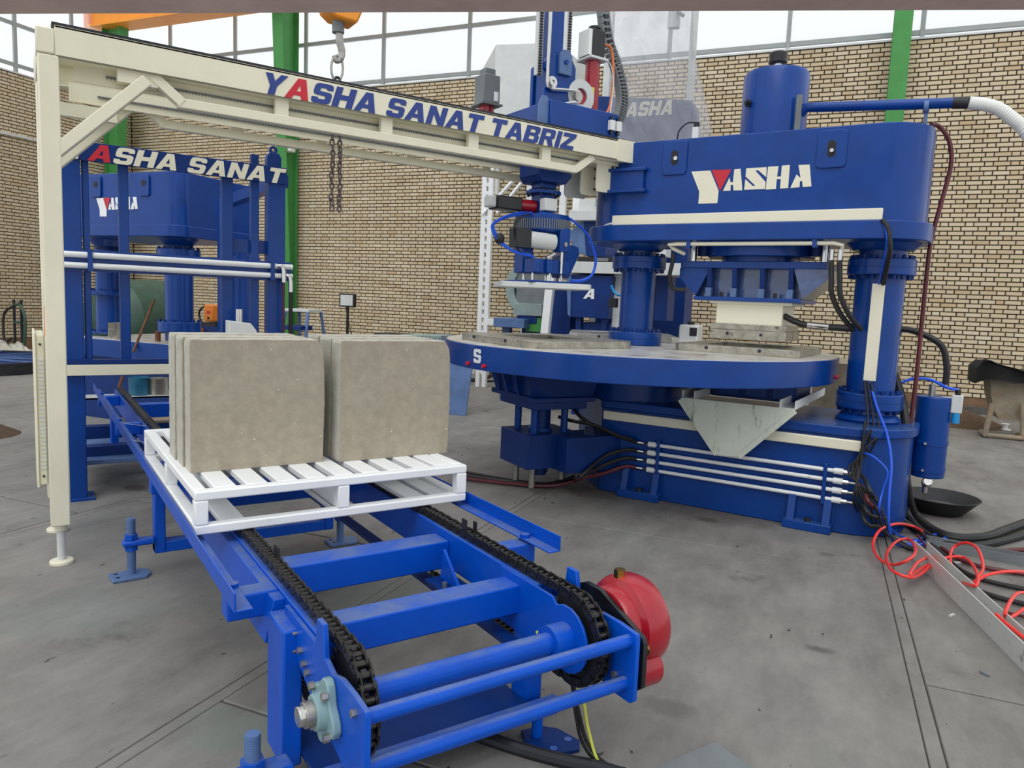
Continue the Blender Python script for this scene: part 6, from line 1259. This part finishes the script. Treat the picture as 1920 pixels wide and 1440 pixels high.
# wheelbarrow with black cloth at the right edge
yq = 9.3; g0 = HB(1862, 805, yq)
wbw = Thing('wheelbarrow', 'cement-caked wheelbarrow tipped on end at the right edge', 'wheelbarrow', (HB(1890, 800, yq).x, yq, 0), 'h')
X = lambda px: HB(px, 760, yq).x
Z = lambda py, px=1890: HB(px, py, yq).z
m = wbw.mb(); sec = [(X(1852), Z(712, 1855), X(1990), Z(712, 1855)), (X(1856), Z(742, 1860), X(1984), Z(742, 1860)), (X(1866), Z(772, 1870), X(1968), Z(772, 1870)), (X(1876), Z(786, 1880), X(1955), Z(786, 1880))]
for (a1, z1, b1, _), (a2, z2, b2, _) in zip(sec, sec[1:]):
    d1, d2 = .30+(z1-sec[-1][1])*.25, .30+(z2-sec[-1][1])*.25
    m.add([(a1, yq, z1), (b1, yq, z1), (b1, yq+d1, z1), (a1, yq+d1, z1), (a2, yq, z2), (b2, yq, z2), (b2, yq+d2, z2), (a2, yq+d2, z2)], [(0, 1, 5, 4), (1, 2, 6, 5), (2, 3, 7, 6), (3, 0, 4, 7)])
d2 = .30; m.add([(sec[-1][0], yq, sec[-1][1]), (sec[-1][2], yq, sec[-1][1]), (sec[-1][2], yq+d2, sec[-1][1]), (sec[-1][0], yq+d2, sec[-1][1])], [(0, 1, 2, 3)]); m.build('barrow_tray', M['barrow'])
for px0, px1 in ((1858, 1850), (1915, 1922)): wbw.mb().tube([(X(px0), yq-.06, Z(755, px0)), (X(px1), yq-.08, .03), (X(px1)+.02, yq+.25, .02)], .028, 10).build('barrow_leg', M['barrow'])
wbw.mb().tube([(X(1852), yq-.08, .03), (X(1924), yq-.08, .03)], .025, 10).build('barrow_foot', M['barrow'])
wbw.mb().tube([(X(1850), yq+.05, Z(712, 1855)), (X(1990), yq+.05, Z(712, 1855))], .025, 10).build('tray_lip', M['barrow'])
cl = [(1826, 716), (1828, 690), (1842, 676), (1856, 677), (1870, 681), (1895, 688), (1930, 700), (1990, 706), (1990, 724), (1930, 720), (1900, 716), (1870, 712), (1850, 710), (1840, 714)]
rnd = random.Random(9)
m = MB(tuple(HB(1890, 715, yq))); base = HB(1890, 715, yq)
P2_ = [HB(px, py, yq-.05) for px, py in cl]; n = len(P2_)
rows = [(yq-.08, .86), (yq-.12, 1.0), (yq+.1, 1.04), (yq+.35, 1.0), (yq+.45, .85)]; cxm = sum(p.x for p in P2_)/n; czm = sum(p.z for p in P2_)/n; vs = []
for yy, s_ in rows: vs += [(cxm+(p.x-cxm)*s_, yy+rnd.uniform(-.02, .02), czm+(p.z-czm)*s_+rnd.uniform(-.012, .012)) for p in P2_]
m.add(vs, [(k*n+i, k*n+(i+1) % n, (k+1)*n+(i+1) % n, (k+1)*n+i) for k in range(4) for i in range(n)] + [list(range(n))[::-1], list(range(4*n, 5*n))])
o = m.build('black_cloth', M['cloth'], ang=70); o.location = wr(base, 'h'); o.rotation_euler = (0, 0, AX['h']); tag(o, 'black cloth bundle draped over the wheelbarrow', 'cloth')
q = Gf(1884, 806, 0, 'h'); single('plastic_spool', 'small white plastic spool on the floor before the wheelbarrow', 'spool', tuple(q), M['white'], lambda m: m.lathe([(.06, 0), (.06, .012), (.025, .016), (.025, .06), (.045, .064), (.045, .074), (.01, .075)], (q.x, q.y, 0), 18), 'h')
q = Gf(1800, 795, 0, 'h'); single('sand_heap', 'low heap of brown sand spread by the wall at the right', 'sand heap', tuple(q), M['sand'], lambda m: m.lathe([(.5, 0), (.4, .04), (.24, .11), (.09, .16), (.01, .17)], (q.x, q.y+.05, 0), 28), 'h')
# curved black duct and a dark plate on the floor beside the near conveyor end
single('rubber_duct', 'curved black rubber duct lying under the near end of the conveyor', 'duct', tuple(G(900, 1390)), M['dark'], lambda m: m.hose([G(690, 1300, .012), G(760, 1325, .012), G(860, 1365, .012), G(960, 1400, .012), G(1050, 1425, .012), G(1130, 1442, .012), G(1230, 1475, .012)], .02, 10))
q = G(1220, 1450); single('floor_plate', 'dark steel plate on the floor at the bottom edge', 'plate', tuple(q), M['mid'], lambda m: m.box(q.x-.10, q.x+.25, q.y-.22, q.y-.0, 0, .012))
# dark puddle-like oil patch pads stay in the floor material; small debris
for i, (px, py) in enumerate(((1785, 1155), (1846, 1265), (1795, 1056), (430, 1003))):
    q = G(px, py); single('debris_chip', ['small pale wood chip beside the grey channel', 'small bent offcut near the lower right joint', 'white plastic scrap by the red coil', 'pale scrap strip by the blue stacker post'][i], 'debris', tuple(q), M[['pale', 'mid', 'white', 'white'][i]], lambda m: m.obox((q.x, q.y, .004), .035, .01, .007, i*1.3))
